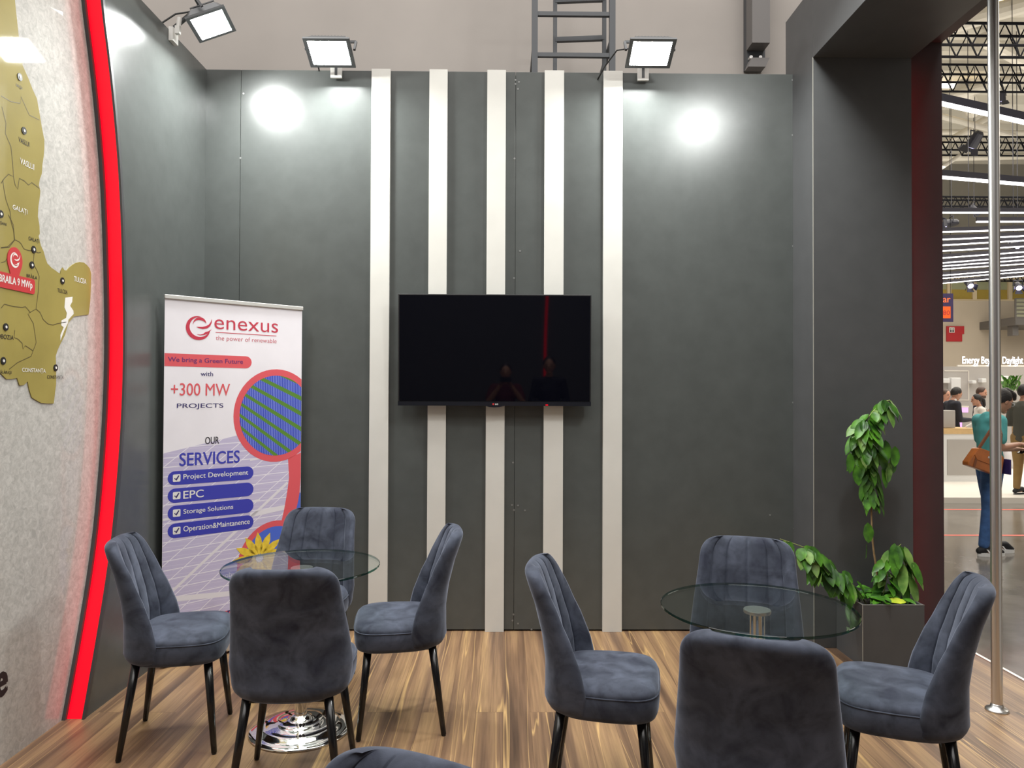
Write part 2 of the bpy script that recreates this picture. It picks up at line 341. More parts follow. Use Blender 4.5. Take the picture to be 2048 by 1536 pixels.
def strokefaces(bm, pts, ws, to3, mi=0):
    a, b = stroke(pts, ws); va = [bm.verts.new(to3(*p)) for p in a]; vb = [bm.verts.new(to3(*p)) for p in b]
    for i in range(len(a)-1): bm.faces.new((vb[i], vb[i+1], va[i+1], va[i])).material_index = mi

# ------------------------------------------------------------------ the stand: floor, walls
YB = 4.83; HW = 3.63
b = new(); box(b, -2.6, 2.79, -2.4, 5.0, -.1, 0); struct(link('floor', b, G['floor']))
b = new(); box(b, 2.79, 2.81, -2.4, 5.0, -.1, .004); struct(link('trim_1', b, G['silver']))
# back wall: panels with hairline joints
b = new()
seams = [-2.1, onY(479, 500, YB).x, -.83, onY(1030, 600, YB).x, .70, onY(1590.5, 500, YB).x]
for x0, x1 in zip(seams, seams[1:]): box(b, x0+.0012, x1-.0012, YB, YB+.04, .010, HW)
box(b, -2.1, 1.88, YB+.03, YB+.06, 0, HW-.01)
wb = struct(link('wall_back', b, G['wall'], bevel=.0008))
b = new()
for px, py in ((1031, 160), (1031, 168), (1038, 164), (1036, 178), (1029, 317), (1040, 502), (1028, 556), (1026, 925), (1024, 1010), (1036, 1011), (1028, 1020), (1050, 1021), (1027, 1229), (1025, 1241), (1036, 1247),
               (1585, 160), (1585, 270), (1586, 492), (1586, 805), (1540, 1030), (1588, 1057), (481, 316), (487, 137+50), (1063, 1259)):
    p = onY(px, py, YB); tube(b, [(p.x, YB+.002, p.z), (p.x, YB-.0015, p.z)], .0062, 10)
link('screw_heads', b, G['screw'], wb)['kind'] = 'structure'
# five white uprights
for i, (x0, x1) in enumerate([(onY(a, 760, YB-.022).x, onY(c, 760, YB-.022).x) for a, c in ((739, 777), (855.5, 892), (972, 1009.5), (1087.5, 1126.5), (1206, 1244.5))]):
    b = new(); box(b, x0, x1, YB-.022, YB-.0005, .0, HW+.004)
    o = link('trim_%d' % (i+2), b, [G['white'], G['edge']], bevel=.001); struct(o)
# left wall with a curved front edge; X drifts a little
def XL(y): return -1.943-.010*(YB-y)
CURVE = [(207, 0), (216, 60), (224, 120), (234, 220), (244, 333), (249, 440), (251.5, 520), (253.8, 640), (253.6, 720), (251, 810), (246, 900), (233.5, 1050), (220.5, 1150), (206, 1240), (190, 1335), (172, 1434)]
cv = []
for px, py in CURVE:
    p = onX(px, py, -1.955); p = onX(px, py, XL(p.y)); cv.append((p.y, p.z))
cv[-1] = (cv[-1][0], 0.0); cv.insert(0, (cv[0][0]-.02, HW))
def curve_y(z):
    for (y0, z0), (y1, z1) in zip(cv, cv[1:]):
        if z1 <= z <= z0: return y0+(y1-y0)*(z0-z)/(z0-z1)
    return cv[0][0]
NZ = 60
def cpt(k): z = HW*k/NZ; return curve_y(z), z
# smooth the traced curve
ys = [curve_y(HW*k/NZ) for k in range(NZ+1)]
for _ in range(6): ys = [ys[0]] + [(ys[k-1]+2*ys[k]+ys[k+1])/4 for k in range(1, NZ)] + [ys[-1]]
b = new()
lo = [(b.verts.new((XL(ys[k]), ys[k], HW*k/NZ)), b.verts.new((XL(YB), YB, HW*k/NZ)), b.verts.new((-2.12, ys[k], HW*k/NZ)), b.verts.new((-2.12, YB+.06, HW*k/NZ))) for k in range(NZ+1)]
for q, r in zip(lo, lo[1:]):
    b.faces.new((q[0], r[0], r[1], q[1])); b.faces.new((q[0], q[2], r[2], r[0])); b.faces.new((q[2], q[3], r[3], r[2])); b.faces.new((q[1], r[1], r[3], q[3]))
b.faces.new((lo[-1][0], lo[-1][2], lo[-1][3], lo[-1][1]))
wl = struct(link('wall_left', b, G['wall']))
# red LED channel along that edge
led = tag(empty('led_light_channel', (0, 0, 0)), 'glowing red curved LED strip between dark metal lips, left of the grey wall', 'light')
def strip(name, xa, xb, ya, yb, m, par=led):     # ribbon following the curve: from depth offsets ya..yb in front of edge
    bm = new(); rows = []
    for k in range(NZ+1):
        z = HW*k/NZ; y = ys[k]; d = XL(y)+1.953
        rows.append([bm.verts.new((xa+d, y-yb, z)), bm.verts.new((xb+d, y-yb, z)), bm.verts.new((xb+d, y-ya, z)), bm.verts.new((xa+d, y-ya, z))])
    for q, r in zip(rows, rows[1:]):
        for i in range(4): bm.faces.new((q[i], q[(i+1) % 4], r[(i+1) % 4], r[i]))
    bm.faces.new(rows[0][::-1]); bm.faces.new(rows[-1])
    return link(name, bm, m, par)
strip('metal_lip', -2.053, -2.034, 0.001, .030, G['alu']); strip('metal_lip', -1.9615, -1.9505, 0.001, .022, G['alu'])
strip('diffuser', -2.034, -1.9615, 0.001, .012, G['red'])

# map panel -----------------------------------------------------------------
XM = -2.053
b = new(); YN = .9
lo = [(b.verts.new((XM, YN, HW*k/NZ)), b.verts.new((XM, ys[k]-.0005, HW*k/NZ)), b.verts.new((XM-.05, YN, HW*k/NZ)), b.verts.new((XM-.05, ys[k]-.0005, HW*k/NZ))) for k in range(NZ+1)]
for q, r in zip(lo, lo[1:]):
    b.faces.new((q[0], r[0], r[1], q[1])); b.faces.new((q[2], q[3], r[3], r[2])); b.faces.new((q[0], q[2], r[2], r[0]))
b.faces.new((lo[-1][0], lo[-1][2], lo[-1][3], lo[-1][1]))
bmesh.ops.recalc_face_normals(b, faces=b.faces)
mp = tag(empty('map_panel', (0, 0, 0)), 'frosted grey printed wall panel with an olive country map, beside the red light strip', 'wall panel')
link('panel', b, G['frost'], mp)
NX = Vector((1, 0, 0)); VY = Vector((0, 1, 0)); VZ = Vector((0, 0, 1))
def mpt(px, py): return onX(px, py, XM)
east = [(24, -40), (30, 20), (36, 75), (43, 130), (55, 157), (64, 180), (72, 197), (75, 214), (78, 230), (82, 255), (87, 280), (87, 295), (86, 310), (83, 330), (82, 347), (78, 358), (76, 370), (79, 382), (78, 393), (75, 413), (74, 433), (77, 450), (78, 467), (75.5, 472), (80, 491), (86, 504), (89, 516), (93, 527), (102, 536), (112, 543), (119, 548), (121, 540), (124, 535), (127, 540), (132, 541.5), (137, 535), (143, 530), (150, 526), (158, 524), (166, 525), (172.5, 530), (178, 537), (180.6, 546), (181, 558), (180.6, 569), (179, 602), (175.7, 629), (160, 631), (146, 633), (135, 646), (128.5, 670), (120, 686), (114, 699), (109.7, 712), (110.6, 742), (110.6, 768), (108, 790), (105.8, 807), (93, 807), (81, 806), (70, 800), (62, 795), (57, 780), (53.7, 763), (46, 770), (37.4, 771), (32.5, 756), (22, 758), (11, 758), (0, 747), (-120, 730), (-260, 700), (-260, -40)]
b = new(); pts = [mpt(*p) for p in east]; prism(b, pts, NX*.0004, NX*.004); bmesh.ops.recalc_face_normals(b, faces=b.faces)
country = link('country_map', b, G['olive'], mp)
OFF = .0046
def c1(l): return [(x/3, y/3) for x, y in l]
def c2(l): return [(x/3.073, 400+y/3.073) for x, y in l]
lines = [c1([(5, 640), (30, 740), (25, 800), (60, 880), (70, 980), (75, 1060), (45, 1045), (20, 1070), (0, 1100)]), c1([(75, 1060), (85, 1110), (100, 1135), (110, 1070), (140, 1085), (165, 1110), (185, 1095), (230, 1130)]),
         c1([(10, 1080), (20, 1150), (30, 1200), (55, 1270), (60, 1330), (75, 1380), (80, 1440), (40, 1480), (0, 1485)]), c2([(45, 90), (75, 150), (80, 200), (85, 245), (50, 290), (0, 295)]), c2([(85, 245), (110, 255), (125, 270), (140, 300), (170, 310), (200, 312), (230, 325), (245, 320)]),
         c2([(205, 320), (198, 390), (225, 440), (235, 470), (230, 560), (215, 670), (180, 690), (150, 655), (130, 660), (80, 655), (20, 640), (0, 665)]),
         c2([(215, 670), (240, 690), (260, 735), (290, 762), (320, 768), (345, 760), (400, 750)]), c2([(180, 690), (165, 700), (200, 760), (205, 800), (217, 875), (185, 960), (100, 1000), (50, 1040)]), c2([(85, 800), (80, 845), (105, 855), (130, 880), (135, 915), (150, 895), (195, 925)]),
         c1([(0, 575), (60, 610), (115, 620), (120, 580), (170, 690), (230, 720)]), c2([(0, 385), (25, 378), (40, 355), (60, 330)])]
b = new()
for l in lines: strokefaces(b, [(p.y, p.z) for p in (mpt(*q) for q in l)], [.0034]*len(l), lambda y, z: Vector((XM+OFF, y, z)))
link('county_borders', b, G['border'], country)
b = new()
lag = c2([(395, 600), (440, 595), (438, 625), (425, 650), (445, 680), (447, 700), (415, 735), (412, 755), (390, 800), (365, 865), (365, 830), (385, 782), (370, 770), (372, 740), (400, 725), (405, 695), (390, 660)])
flatpoly(b, [mpt(*p) for p in lag], NX*OFF); link('lagoon', b, G['wink'], country)
for px, py in ((37, 154), (45.5, 261.5), (65, 499), (61.5, 530), (122.6, 561.5), (9, 654), (4, 721.6), (109, 735.5), (-1, 428)):
    p = mpt(px, py); b = new()
    tube(b, [p+NX*.004, p+NX*.007], .0155, 20); tube(b, [p+NX*.007, p+NX*.0085], .0058, 14, mi=1)
    link('city_marker', b, [G['blk'], G['wink']], country)
def maptext(bm, s, x0, x1, yb, yt, off=0, anchor='l'):
    a = mpt(x0, yb); c = mpt(x1, yb); t = mpt(x0 if anchor == 'l' else x1, yt)
    if anchor == 'l': letters(bm, s, a, VY, VZ, NX, c.y-a.y, t.z-a.z, off, 'l', OFF+.0004)
    else: letters(bm, s, c, VY, VZ, NX, None, t.z-c.z, off, 'r', OFF+.0004)
for s, x0, x1, yb, yt in (('VASLUI', 38, 66, 327, 315), ('GALAȚI', 23, 52.5, 421, 408), ('TULCEA', 146, 170.5, 562, 552), ('CONSTANȚA', 42, 89, 746, 735)):
    b = new(); maptext(b, s, x0, x1, yb, yt, .012); link('county_name', b, G['wink'], country)
for s, x0, x1, yb, yt in (('IAȘI', 30, 42, 174, 166), ('VASLUI', 35, 56.5, 283, 273), ('GALAȚI', 55, 76, 482, 472), ('BRĂILA', 51, 72, 554, 545), ('TULCEA', 113, 133, 584, 576), ('CONSTANȚA', 92, 125, 759, 750)):
    b = new(); maptext(b, s, x0, x1, yb, yt, .004); link('town_name', b, G['ink'], country)
for s, x1, yb, yt in (('FOCȘANI', 10.5, 454, 446), ('SLOBOZIA', 25, 680, 671), ('CĂLĂRAȘI', 20.5, 750, 740)):
    b = new(); maptext(b, s, 0, x1, yb, yt, .004, 'r'); link('town_name', b, G['ink'], country)
# swirl logo: outer crescent, arch, tongue and swash of a letter e
def swirl(bm, to3, mi=0):
    def arc(r, a0, a1, n=26, cx=0, cy=0): return [(cx+r*cos(radians(a0+(a1-a0)*i/n)), cy+r*sin(radians(a0+(a1-a0)*i/n))) for i in range(n+1)]
    p = arc(.86, 80, 350); strokefaces(bm, p, [.30*max(0.02, sin(pi*i/26))**.8 for i in range(27)], to3, mi)
    p = arc(.52, 175, 20, cx=.06, cy=.18); strokefaces(bm, p, [.02+.22*max(0,sin(pi*i/26))**1.2*(.4+i/26) for i in range(27)], to3, mi)
    p = [(.98, .72), (.93, .45), (.80, .22), (.58, .06), (.28, -.02), (0, .0), (-.2, .04)]; strokefaces(bm, p, [.02, .10, .16, .2, .17, .1, .02], to3, mi)
    p = [(-.15, -.55), (.1, -.58), (.35, -.52), (.55, -.4), (.74, -.3), (.95, -.1)]; strokefaces(bm, p, [.02, .06, .1, .2, .1, .02], to3, mi)
# location pin with label
pb, pw = new(), new()
c = mpt(27, 521); s = .048
poly = [Vector((0, c.y+s*cos(radians(a)), c.z+s*1.15*sin(radians(a)))) for a in range(-35, 216, 10)] + [Vector((0, c.y, c.z-.125))]
prism(pb, [Vector((XM, p.y, p.z)) for p in poly], NX*OFF, NX*(OFF+.002))
swirl(pw, lambda x, y: Vector((XM+OFF+.0026, c.y+x*.031, c.z+.003+y*.034)))
link('pin_emblem', pw, G['wink'], country); pw = new()
a0, a1 = mpt(67, 553), mpt(67, 585); l0 = a0.y-.62; zt, zb = mpt(20, 548).z, mpt(20, 579).z
def rrect(y0, y1, z0, z1, r, n=5):
    q = []
    for cy, cz, s0 in ((y1-r, z1-r, 0), (y0+r, z1-r, 90), (y0+r, z0+r, 180), (y1-r, z0+r, 270)):
        q += [(cy+r*cos(radians(s0+90*i/n)), cz+r*sin(radians(s0+90*i/n))) for i in range(n+1)]
    return q
prism(pb, [Vector((XM, y, z)) for y, z in rrect(l0, a0.y, zb, zt, .012)], NX*OFF, NX*(OFF+.0025))
letters(pw, 'BRAILA 9 MWp', Vector((XM, mpt(61, 575).y, zb+.013)), VY, VZ, NX, mpt(61, 575).y-mpt(-5, 575).y, (zt-zb)*.62, .025, 'r', OFF+.003)
bmesh.ops.recalc_face_normals(pb, faces=pb.faces)
link('location_pin', pb, G['pin'], country); link('pin_lettering', pw, G['wink'], country)
b = new(); p = mpt(12.5, 1386); letters(b, 'e', p, VY, VZ, NX, .062, mpt(12.5, 1341).z-p.z, .06, 'r', .0006); link('slogan_letter', b, G['ink'], mp)

# portal on the right: pillar, beam, outer slab ------------------------------
YP = 4.51; XP0, XP1, XP2 = onY(1627, 700, YP).x, onY(1825, 700, YP).x, onY(1886.5, 700, 4.675).x; ZB, ZT = onY(1625, 115, YP).z, onY(1577, 45, 4.95).z; YE = -2.3
b = new(); box(b, XP0, XP1, YP, 4.95, 0, ZT); po = struct(link('wall_right', b, G['pillar'], bevel=.0012))
b = new(); box(b, XP0, XP1, YE, YP-.0005, ZB, ZT); struct(link('trim_9', b, G['pillar'], bevel=.0012))
b = new(); box(b, XP0, XP1, YE, YE+.4, 0, ZB-.001); struct(link('trim_10', b, G['pillar']))
b = new(); box(b, XP0-.003, XP0+.001, YP-.003, YP+.001, 0, ZB); struct(link('trim_7', b, G['edge']))
b = new(); box(b, XP1, XP2, YP+.165, 4.95, .0, ZT); box(b, XP1, XP2, YE, YP+.165, ZB+.178, ZT); struct(link('trim_8', b, G['slab'], bevel=.0012))
ls = tag(empty('led_light_strip', (XP1, 4.575, 0)), 'red LED strip in the recess of the dark portal pillar', 'light')
b = new(); box(b, .0005, .006, -.012, .012, .05, ZB-.02); link('diffuser', b, G['red2'], ls)
b = new(); box(b, .0003, .010, -.018, -.012, .05, ZB-.02); box(b, .0003, .010, .012, .018, .05, ZB-.02); link('channel', b, G['alu'], ls)

# ------------------------------------------------------------------ floodlights
def flood(anchor, lamp, facing_xy, label, cablep=None):
    t = tag(empty('floodlight', lamp), label, 'floodlight', 'floodlights along the wall tops')
    d = Vector((*facing_xy, 0)).normalized(); tilt = radians(67)
    n = (d*cos(tilt) - VZ*sin(tilt)); sdir = Vector((-d.y, d.x, 0)); up = sdir.cross(n) if (sdir.cross(n)).z > 0 else n.cross(sdir)
    def P(x, y, z): return sdir*x + up*y + n*z
    def slab(bm, hx, hy, z0, z1, inset=0.0):
        q = []
        for z, s in ((z0, inset), (z1, 0)):
            q.append([bm.verts.new(P(x*(hx-s) , y*(hy-s), z)) for x, y in ((-1, -.8), (-.86, -1), (.86, -1), (1, -.8), (1, .8), (.86, 1), (-.86, 1), (-1, .8))])
        for k in range(8): bm.faces.new((q[0][k], q[0][(k+1) % 8], q[1][(k+1) % 8], q[1][k]))
        bm.faces.new(q[0][::-1]); bm.faces.new(q[1]); bmesh.ops.recalc_face_normals(bm, faces=bm.faces)
    h = new(); slab(h, .142, .112, -.045, .0, .03)
    for k in range(-5, 6):                                     # cooling fins on the back
        a = P(k*.02, -.07, -.058); e = P(k*.02, .07, -.058); bar(h, a, e, .006); 
    ho = link('housing', h, G['house'], t)
    bz = new()
    for x0, x1, y0, y1 in ((-.142, .142, .090, .112), (-.142, .142, -.112, -.090), (-.142, -.118, -.09, .09), (.118, .142, -.09, .09)):
        v = [bz.verts.new(P(x, y, z)) for z in (0, .012) for y in (y0, y1) for x in (x0, x1)]
        for f in ((0, 2, 3, 1), (4, 5, 7, 6), (0, 1, 5, 4), (2, 6, 7, 3), (0, 4, 6, 2), (1, 3, 7, 5)): bz.faces.new([v[i] for i in f])
    bmesh.ops.recalc_face_normals(bz, faces=bz.faces); link('bezel', bz, G['house'], ho)
    le = new(); le.faces.new([le.verts.new(P(x, y, .004)) for x, y in ((-.118, -.09), (.118, -.09), (.118, .09), (-.118, .09))])
    le.faces.ensure_lookup_table(); le.normal_update()
    if le.faces[0].normal.dot(n) < 0: le.faces[0].normal_flip()
    link('lens', le, G['lens'], t)
    lp = Vector(lamp); aw = Vector(anchor)-lp
    y = new()                                                  # yoke and arm to the wall clip
    yk = P(0, -.02, -.11)
    for s_ in (-1, 1): bar(y, P(s_*.15, 0, -.02), P(s_*.15, -.02, -.11), .014)
    bar(y, P(-.15, -.02, -.11), P(.15, -.02, -.11), .014); bar(y, yk, aw+VZ*.02, .018); bar(y, aw+VZ*.03, aw-VZ*.05, .018)
    link('yoke', y, G['house'], t)
    c_ = new(); q = aw - VZ*.035; dd = d*.012
    box(c_, q.x-.036*abs(sdir.x)-.008*abs(d.x), q.x+.036*abs(sdir.x)+.008*abs(d.x), q.y-.036*abs(sdir.y)-.008*abs(d.y), q.y+.036*abs(sdir.y)+.008*abs(d.y), q.z-.03, q.z+.05)
    link('wall_clip', c_, G['clip'], t)
    if cablep:
        k_ = new(); tube(k_, [P(.02, .0, -.06)] + [Vector(p)-lp for p in cablep], .005, 8); link('cable', k_, G['cable'], t)
    return t
flood((onY(675, 148, YB).x, YB-.035, HW), (-1.09, 4.60, HW+.015), (0, -1), 'lit floodlight on the back wall top, left of the white uprights', [(-1.2, 4.68, HW+.06), (-1.22, 4.92, HW-.04)])
flood((onY(1284, 155, YB).x, YB-.035, HW), (.898, 4.58, HW+.02), (0, -1), 'lit floodlight on the back wall top, right of the white uprights', [(.70, 4.64, HW+.06), (.64, 4.72, HW), (.58, 4.9, HW-.07)])
lf = flood((-1.935, 4.33, HW), (-1.685, 4.245, HW+.01), (1, .12), 'lit floodlight tilted over the corner on the left grey wall', [(-1.82, 4.36, HW+.14), (-1.92, 4.32, HW+.1), (-2.02, 4.28, HW)])
k_ = new(); tube(k_, [Vector((-.17, -.02, .02)), Vector((-.175, -.02, -.03))], .013, 8); box(k_, -.19, -.165, -.035, -.01, -.075, -.03); link('cable_connector', k_, G['clip'], lf)
flood((XP0-.02, 3.13, ZT-.1), (1.707, 3.17, 3.90), (-.65, .76), 'floodlight fixed to the dark portal beam', None)

# ------------------------------------------------------------------ television
t0, t1 = onY(797, 588, 4.745), onY(1182, 813, 4.745)
tv = tag(empty('television', ((t0.x+t1.x)/2, 4.752, t1.z-.008)), 'black switched-off flat television hung across the white uprights', 'television')
tv.rotation_euler.x = .028
W2 = (t1.x-t0.x)/2; TH = t0.z-t1.z+.008
b = new(); box(b, -W2, W2, 0, .032, .036, TH); box(b, -.42, .42, .032, .050, .12, TH-.12); link('cabinet', b, G['blk'], tv, bevel=.003)
b = new(); box(b, -W2+.008, W2-.008, -.0012, .001, .040, TH-.008); link('screen', b, G['screen'], tv)
b = new(); xs_ = [-W2+i*(2*W2/40) for i in range(41)]
def chz(x): return -.010*math.exp(-(x/.045)**4)
top = [b.verts.new((x, -.006, .036)) for x in xs_]; bot = [b.verts.new((x, -.006, .010+chz(x))) for x in xs_]; tb = [b.verts.new((x, .03, .036)) for x in xs_]; bb = [b.verts.new((x, .03, .012+chz(x))) for x in xs_]
for i in range(40):
    b.faces.new((bot[i], bot[i+1], top[i+1], top[i])); b.faces.new((top[i], top[i+1], tb[i+1], tb[i])); b.faces.new((bb[i+1], bb[i], tb[i], tb[i+1])); b.faces.new((bot[i+1], bot[i], bb[i], bb[i+1]))
chn = link('chin', b, G['chin'], tv)
b = new(); letters(b, 'LG', Vector((.004, -.006, .016)), Vector((1, 0, 0)), VZ, Vector((0, -1, 0)), .018, .010, .03, 'l', .001); link('maker_lettering', b, G['wink'], chn)
b = new(); tube(b, [(-.008, -.0055, .021), (-.008, -.0075, .021)], .0062, 16); link('maker_emblem', b, G['pin'], chn)
b = new(); box(b, .325, .341, -.0075, -.005, .014, .019); link('power_light', b, G['red'], chn)
b = new(); box(b, -.3, .3, .050, .0625, .2, .5); link('wall_mount', b, G['blk'], tv)

# ------------------------------------------------------------------ roll-up banner
BL = onY(326.5, 900, 4.20); BR = onY(602, 900, 4.77); BL.z = BR.z = 0; BU = (BR-BL).normalized(); BW = (BR-BL).length; BN = Vector((BU.y, -BU.x, 0))
ban = tag(empty('roll_up_banner', BL, atan2(BU.y, BU.x)), 'white and purple roll-up banner with red logo standing in the left corner', 'banner')
def bpt(px, py):
    d = ray(px, py); t = (BL-CAM).dot(BN)/d.dot(BN); p = CAM+d*t; return (p-BL).dot(BU), p.z
BT = bpt(460, 601)[1]
b = new(); box(b, 0, BW, 0, .0012, .085, BT-.01); link('printed_sheet', b, G['ban'], ban); sheet = ban.children[0]
b = new(); box(b, -.004, BW+.004, -.009, .009, BT-.022, BT+.002); link('top_rail', b, G['silver'], ban, bevel=.003)
b = new(); box(b, -.012, BW+.012, -.055, .055, .012, .095); link('base_cassette', b, G['silver'], ban, bevel=.012)
for x in (.14, BW-.14): 
    b = new(); box(b, x-.02, x+.02, -.11, .11, 0, .013); link('foot', b, G['blk'], ban)
b = new(); tube(b, [(BW/2, .03, .09), (BW/2, .012, BT-.01)], .008, 10); link('support_pole', b, G['silver'], ban)
LU = Vector((1, 0, 0)); LN = Vector((0, -1, 0))
def L3(u, v, k): return Vector((u, -.00018*k, v))
def upoly(bm, pts, k): flatpoly(bm, [L3(min(max(u, .001), BW-.001), v, k) for u, v in pts], Vector((0, 0, 0)))
# lower photo area of solar cells
tl = bpt(327, 907)[1]; tr_ = bpt(470, 872); 
b = new(); upoly(b, [(0, .1), (BW, .1), (BW, tr_[1]+.12), (tr_[0], tr_[1]), (0, tl)], 1); link('solar_cell_print', b, G['cells'], sheet)
b = new()
for q0, q1, w_ in (((326, 1200), (575, 965), .016), ((328, 1178+22), (470, 1186), .03), ((500, 1030), (580, 1012), .03), ((500, 920), (577, 905), .012), ((325, 1040), (520, 1000), .014)):
    a, c = bpt(*q0), bpt(*q1); strokefaces(b, [a, c], [w_, w_], lambda u, v: L3(min(max(u, .001), BW-.001), v, 2))
link('frame_line_print', b, G['pale'], sheet)
def ring(px, py, pl, pil, ptop, pitop, m, k):       # coral ring and inner disc clipped at the sheet edge
    c = bpt(px, py); ro = c[0]-bpt(pl, py)[0]; ri = c[0]-bpt(pil, py)[0]; return c, ro, ri
C1, ro, ri = ring(553, 831, 466.8, 479, 0, 0, None, 0)
def circ(c, r, sy=1.0, n=48): return [(c[0]+r*cos(2*pi*i/n), c[1]+r*sy*sin(2*pi*i/n)) for i in range(n)]
ys1 = (bpt(553, 738)[1]-bpt(553, 923)[1])/2/ro
b = new(); upoly(b, circ(C1, ro, ys1), 3)
pb_ = [bpt(x, y) for x, y in ((576, 917), (577, 935), (578, 955), (576, 972), (573, 992), (568, 1020), (562, 1046), (586, 1050), (590, 1028), (596, 1003), (599, 985), (603, 955), (603, 905))]
upoly(b, pb_, 3)
C2, ro2, ri2 = ring(551, 1127, 474, 484.5, 0, 0, None, 0); ys2 = (bpt(551, 1041)[1]-C2[1])/ro2
upoly(b, circ(C2, ro2, ys2), 3.5)
upoly(b, [bpt(400, 1236), bpt(470, 1217), bpt(598, 1178), bpt(598, 1215), (BW, .1), (bpt(400, 1236)[0], .1)], 3)
p0, p1 = bpt(327, 706), bpt(503.3, 720); zt_, zb_ = bpt(327, 706)[1], bpt(327, 732)[1]; r_ = (zt_-zb_)/2
pill = [(0, zb_), (p1[0]-r_, zb_)] + [(p1[0]-r_+r_*sin(radians(a)), (zt_+zb_)/2-r_*cos(radians(a))) for a in range(15, 180, 15)] + [(p1[0]-r_, zt_), (0, zt_)]
upoly(b, pill, 3)
link('coral_print', b, G['coral'], sheet)
b = new(); upoly(b, circ(C1, ri, ys1), 5); link('solar_field_print', b, G['field'], sheet)
b = new(); upoly(b, circ(C2, ri2, ys2), 5); upoly(b, [bpt(x, y) for x, y in ((599, 985), (596, 1003), (590, 1028), (604, 1040), (604, 985))], 4); link('blue_sky_print', b, G['sky'], sheet)
b = new(); fc = bpt(519, 1120)
for k in range(13):
    a = 2*pi*k/13+.2; n_ = [(fc[0]+.17*q*cos(a)+s_*.027*sin(pi*min(q, .98))*-sin(a), fc[1]+(.16*q*sin(a))+s_*.027*sin(pi*min(q, .98))*cos(a)+.012) for q, s_ in ((.1, 0), (.4, 1), (.75, 1), (1, 0), (.75, -1), (.4, -1))]
    upoly(b, n_, 6)
link('flower_print', b, G['yellow'], sheet)
b = new(); upoly(b, circ((fc[0], fc[1]+.012), .022), 7); link('flower_centre_print', b, G['pale'], sheet)
def btext(bm, s, x0, y0, x1, yt, off=0.0, k=6):
    a = bpt(x0, y0); c = bpt(x1, y0); t = bpt(x0, yt)
    letters(bm, s, Vector((a[0], 0, a[1])), LU, VZ, LN, c[0]-a[0], t[1]-a[1], off, 'l', .00018*k)
b = new(); btext(b, 'enexus', 428.6, 657.8, 556, 638, -.004); link('logo_lettering', b, G['crim'], sheet)
b = new(); btext(b, 'the power of renewable', 431.8, 682.8, 553, 671, -.01)
u0, u1 = bpt(431, 664.5), bpt(552.7, 671); strokefaces(b, [(u0[0], u0[1]), (u1[0], u0[1])], [.004, .004], lambda u, v: L3(u, v, 6))
link('tagline_lettering', b, G['crim'], sheet); b = new()
lc = bpt(398, 655); rr = lc[0]-bpt(371, 655)[0]; rv = bpt(398, 629)[1]-lc[1]
swirl(b, lambda x, y: L3(lc[0]+x*rr*.98, lc[1]+y*rv*.98, 6)); link('logo_emblem', b, G['crim'], sheet)
b = new(); btext(b, '+300 MW', 341.6, 791, 459.7, 766, .006); link('capacity_lettering', b, G['coral'], sheet)
b = new(); btext(b, 'We bring a Green Future', 335.8, 725.7, 485.7, 713.6, .02); link('slogan_lettering', b, G['purple'], sheet)
b = new(); btext(b, 'with', 401.3, 752, 426, 743, .012); link('with_lettering', b, G['navy'], sheet)
b = new(); btext(b, 'PROJECTS', 353.6, 818.8, 446.4, 807, .008); link('projects_lettering', b, G['navy'], sheet)
b = new(); btext(b, 'OUR', 410.3, 888.4, 437.8, 874, .012); link('our_lettering', b, G['ink'], sheet)
b = new(); btext(b, 'SERVICES', 359, 932.4, 478.8, 906.5, .02); link('services_heading', b, G['blue'], sheet)
for (yt, yb), s, y0, x1, yt2 in (((942.5, 970.4), 'Project Development', 963, 496, 950), ((977, 1006), 'EPC', 996.6, 407, 981), ((1011.6, 1041.5), 'Storage Solutions', 1032, 466, 1020), ((1047, 1076.5), 'Operation&Maintanence', 1068, 499, 1054)):
    b, cks, txt, tick = new(), new(), new(), new()
    zt_, zb_ = bpt(348, yt)[1], bpt(348, yb)[1]; u0, u1 = bpt(335, yb)[0], bpt(506.8, yb-20)[0]; r_ = (zt_-zb_)/2; cz = (zt_+zb_)/2
    upoly(b, [(u1-r_+r_*sin(radians(a)), cz-r_*cos(radians(a))) for a in range(0, 181, 15)] + [(u0+r_-r_*sin(radians(a)), cz+r_*cos(radians(a))) for a in range(0, 181, 15)], 4)
    k0 = bpt(345.5, yb-9)[0]; k1 = bpt(360.8, yb-9)[0]; hh = (k1-k0)/2
    upoly(cks, rrect(k0, k1, cz-hh, cz+hh, .006), 6)
    strokefaces(tick, [(k0+hh*.45, cz), (k0+hh*.85, cz-hh*.5), (k0+hh*1.6, cz+hh*.65)], [.007, .010, .006], lambda u, v: L3(u, v, 8))
    a = bpt(366.6, y0); hgt = bpt(366.6, yt2)[1]-a[1]
    letters(txt, s, Vector((a[0], 0, cz-hgt*.5)), LU, VZ, LN, bpt(x1, y0)[0]-a[0], hgt, .013, 'l', .00018*7)
    pp = link('service_bar_print', b, G['blue'], sheet); link('check_box_print', cks, G['wink'], sheet); link('tick_print', tick, G['navy'], sheet); link('service_lettering', txt, G['wink'], sheet)
b = new(); letters(b, 'E', Vector((bpt(455, 1235)[0], 0, bpt(455, 1238)[1])), LU, VZ, LN, None, .05, .02, 'l', .0011); link('footer_lettering', b, G['navy'], sheet)

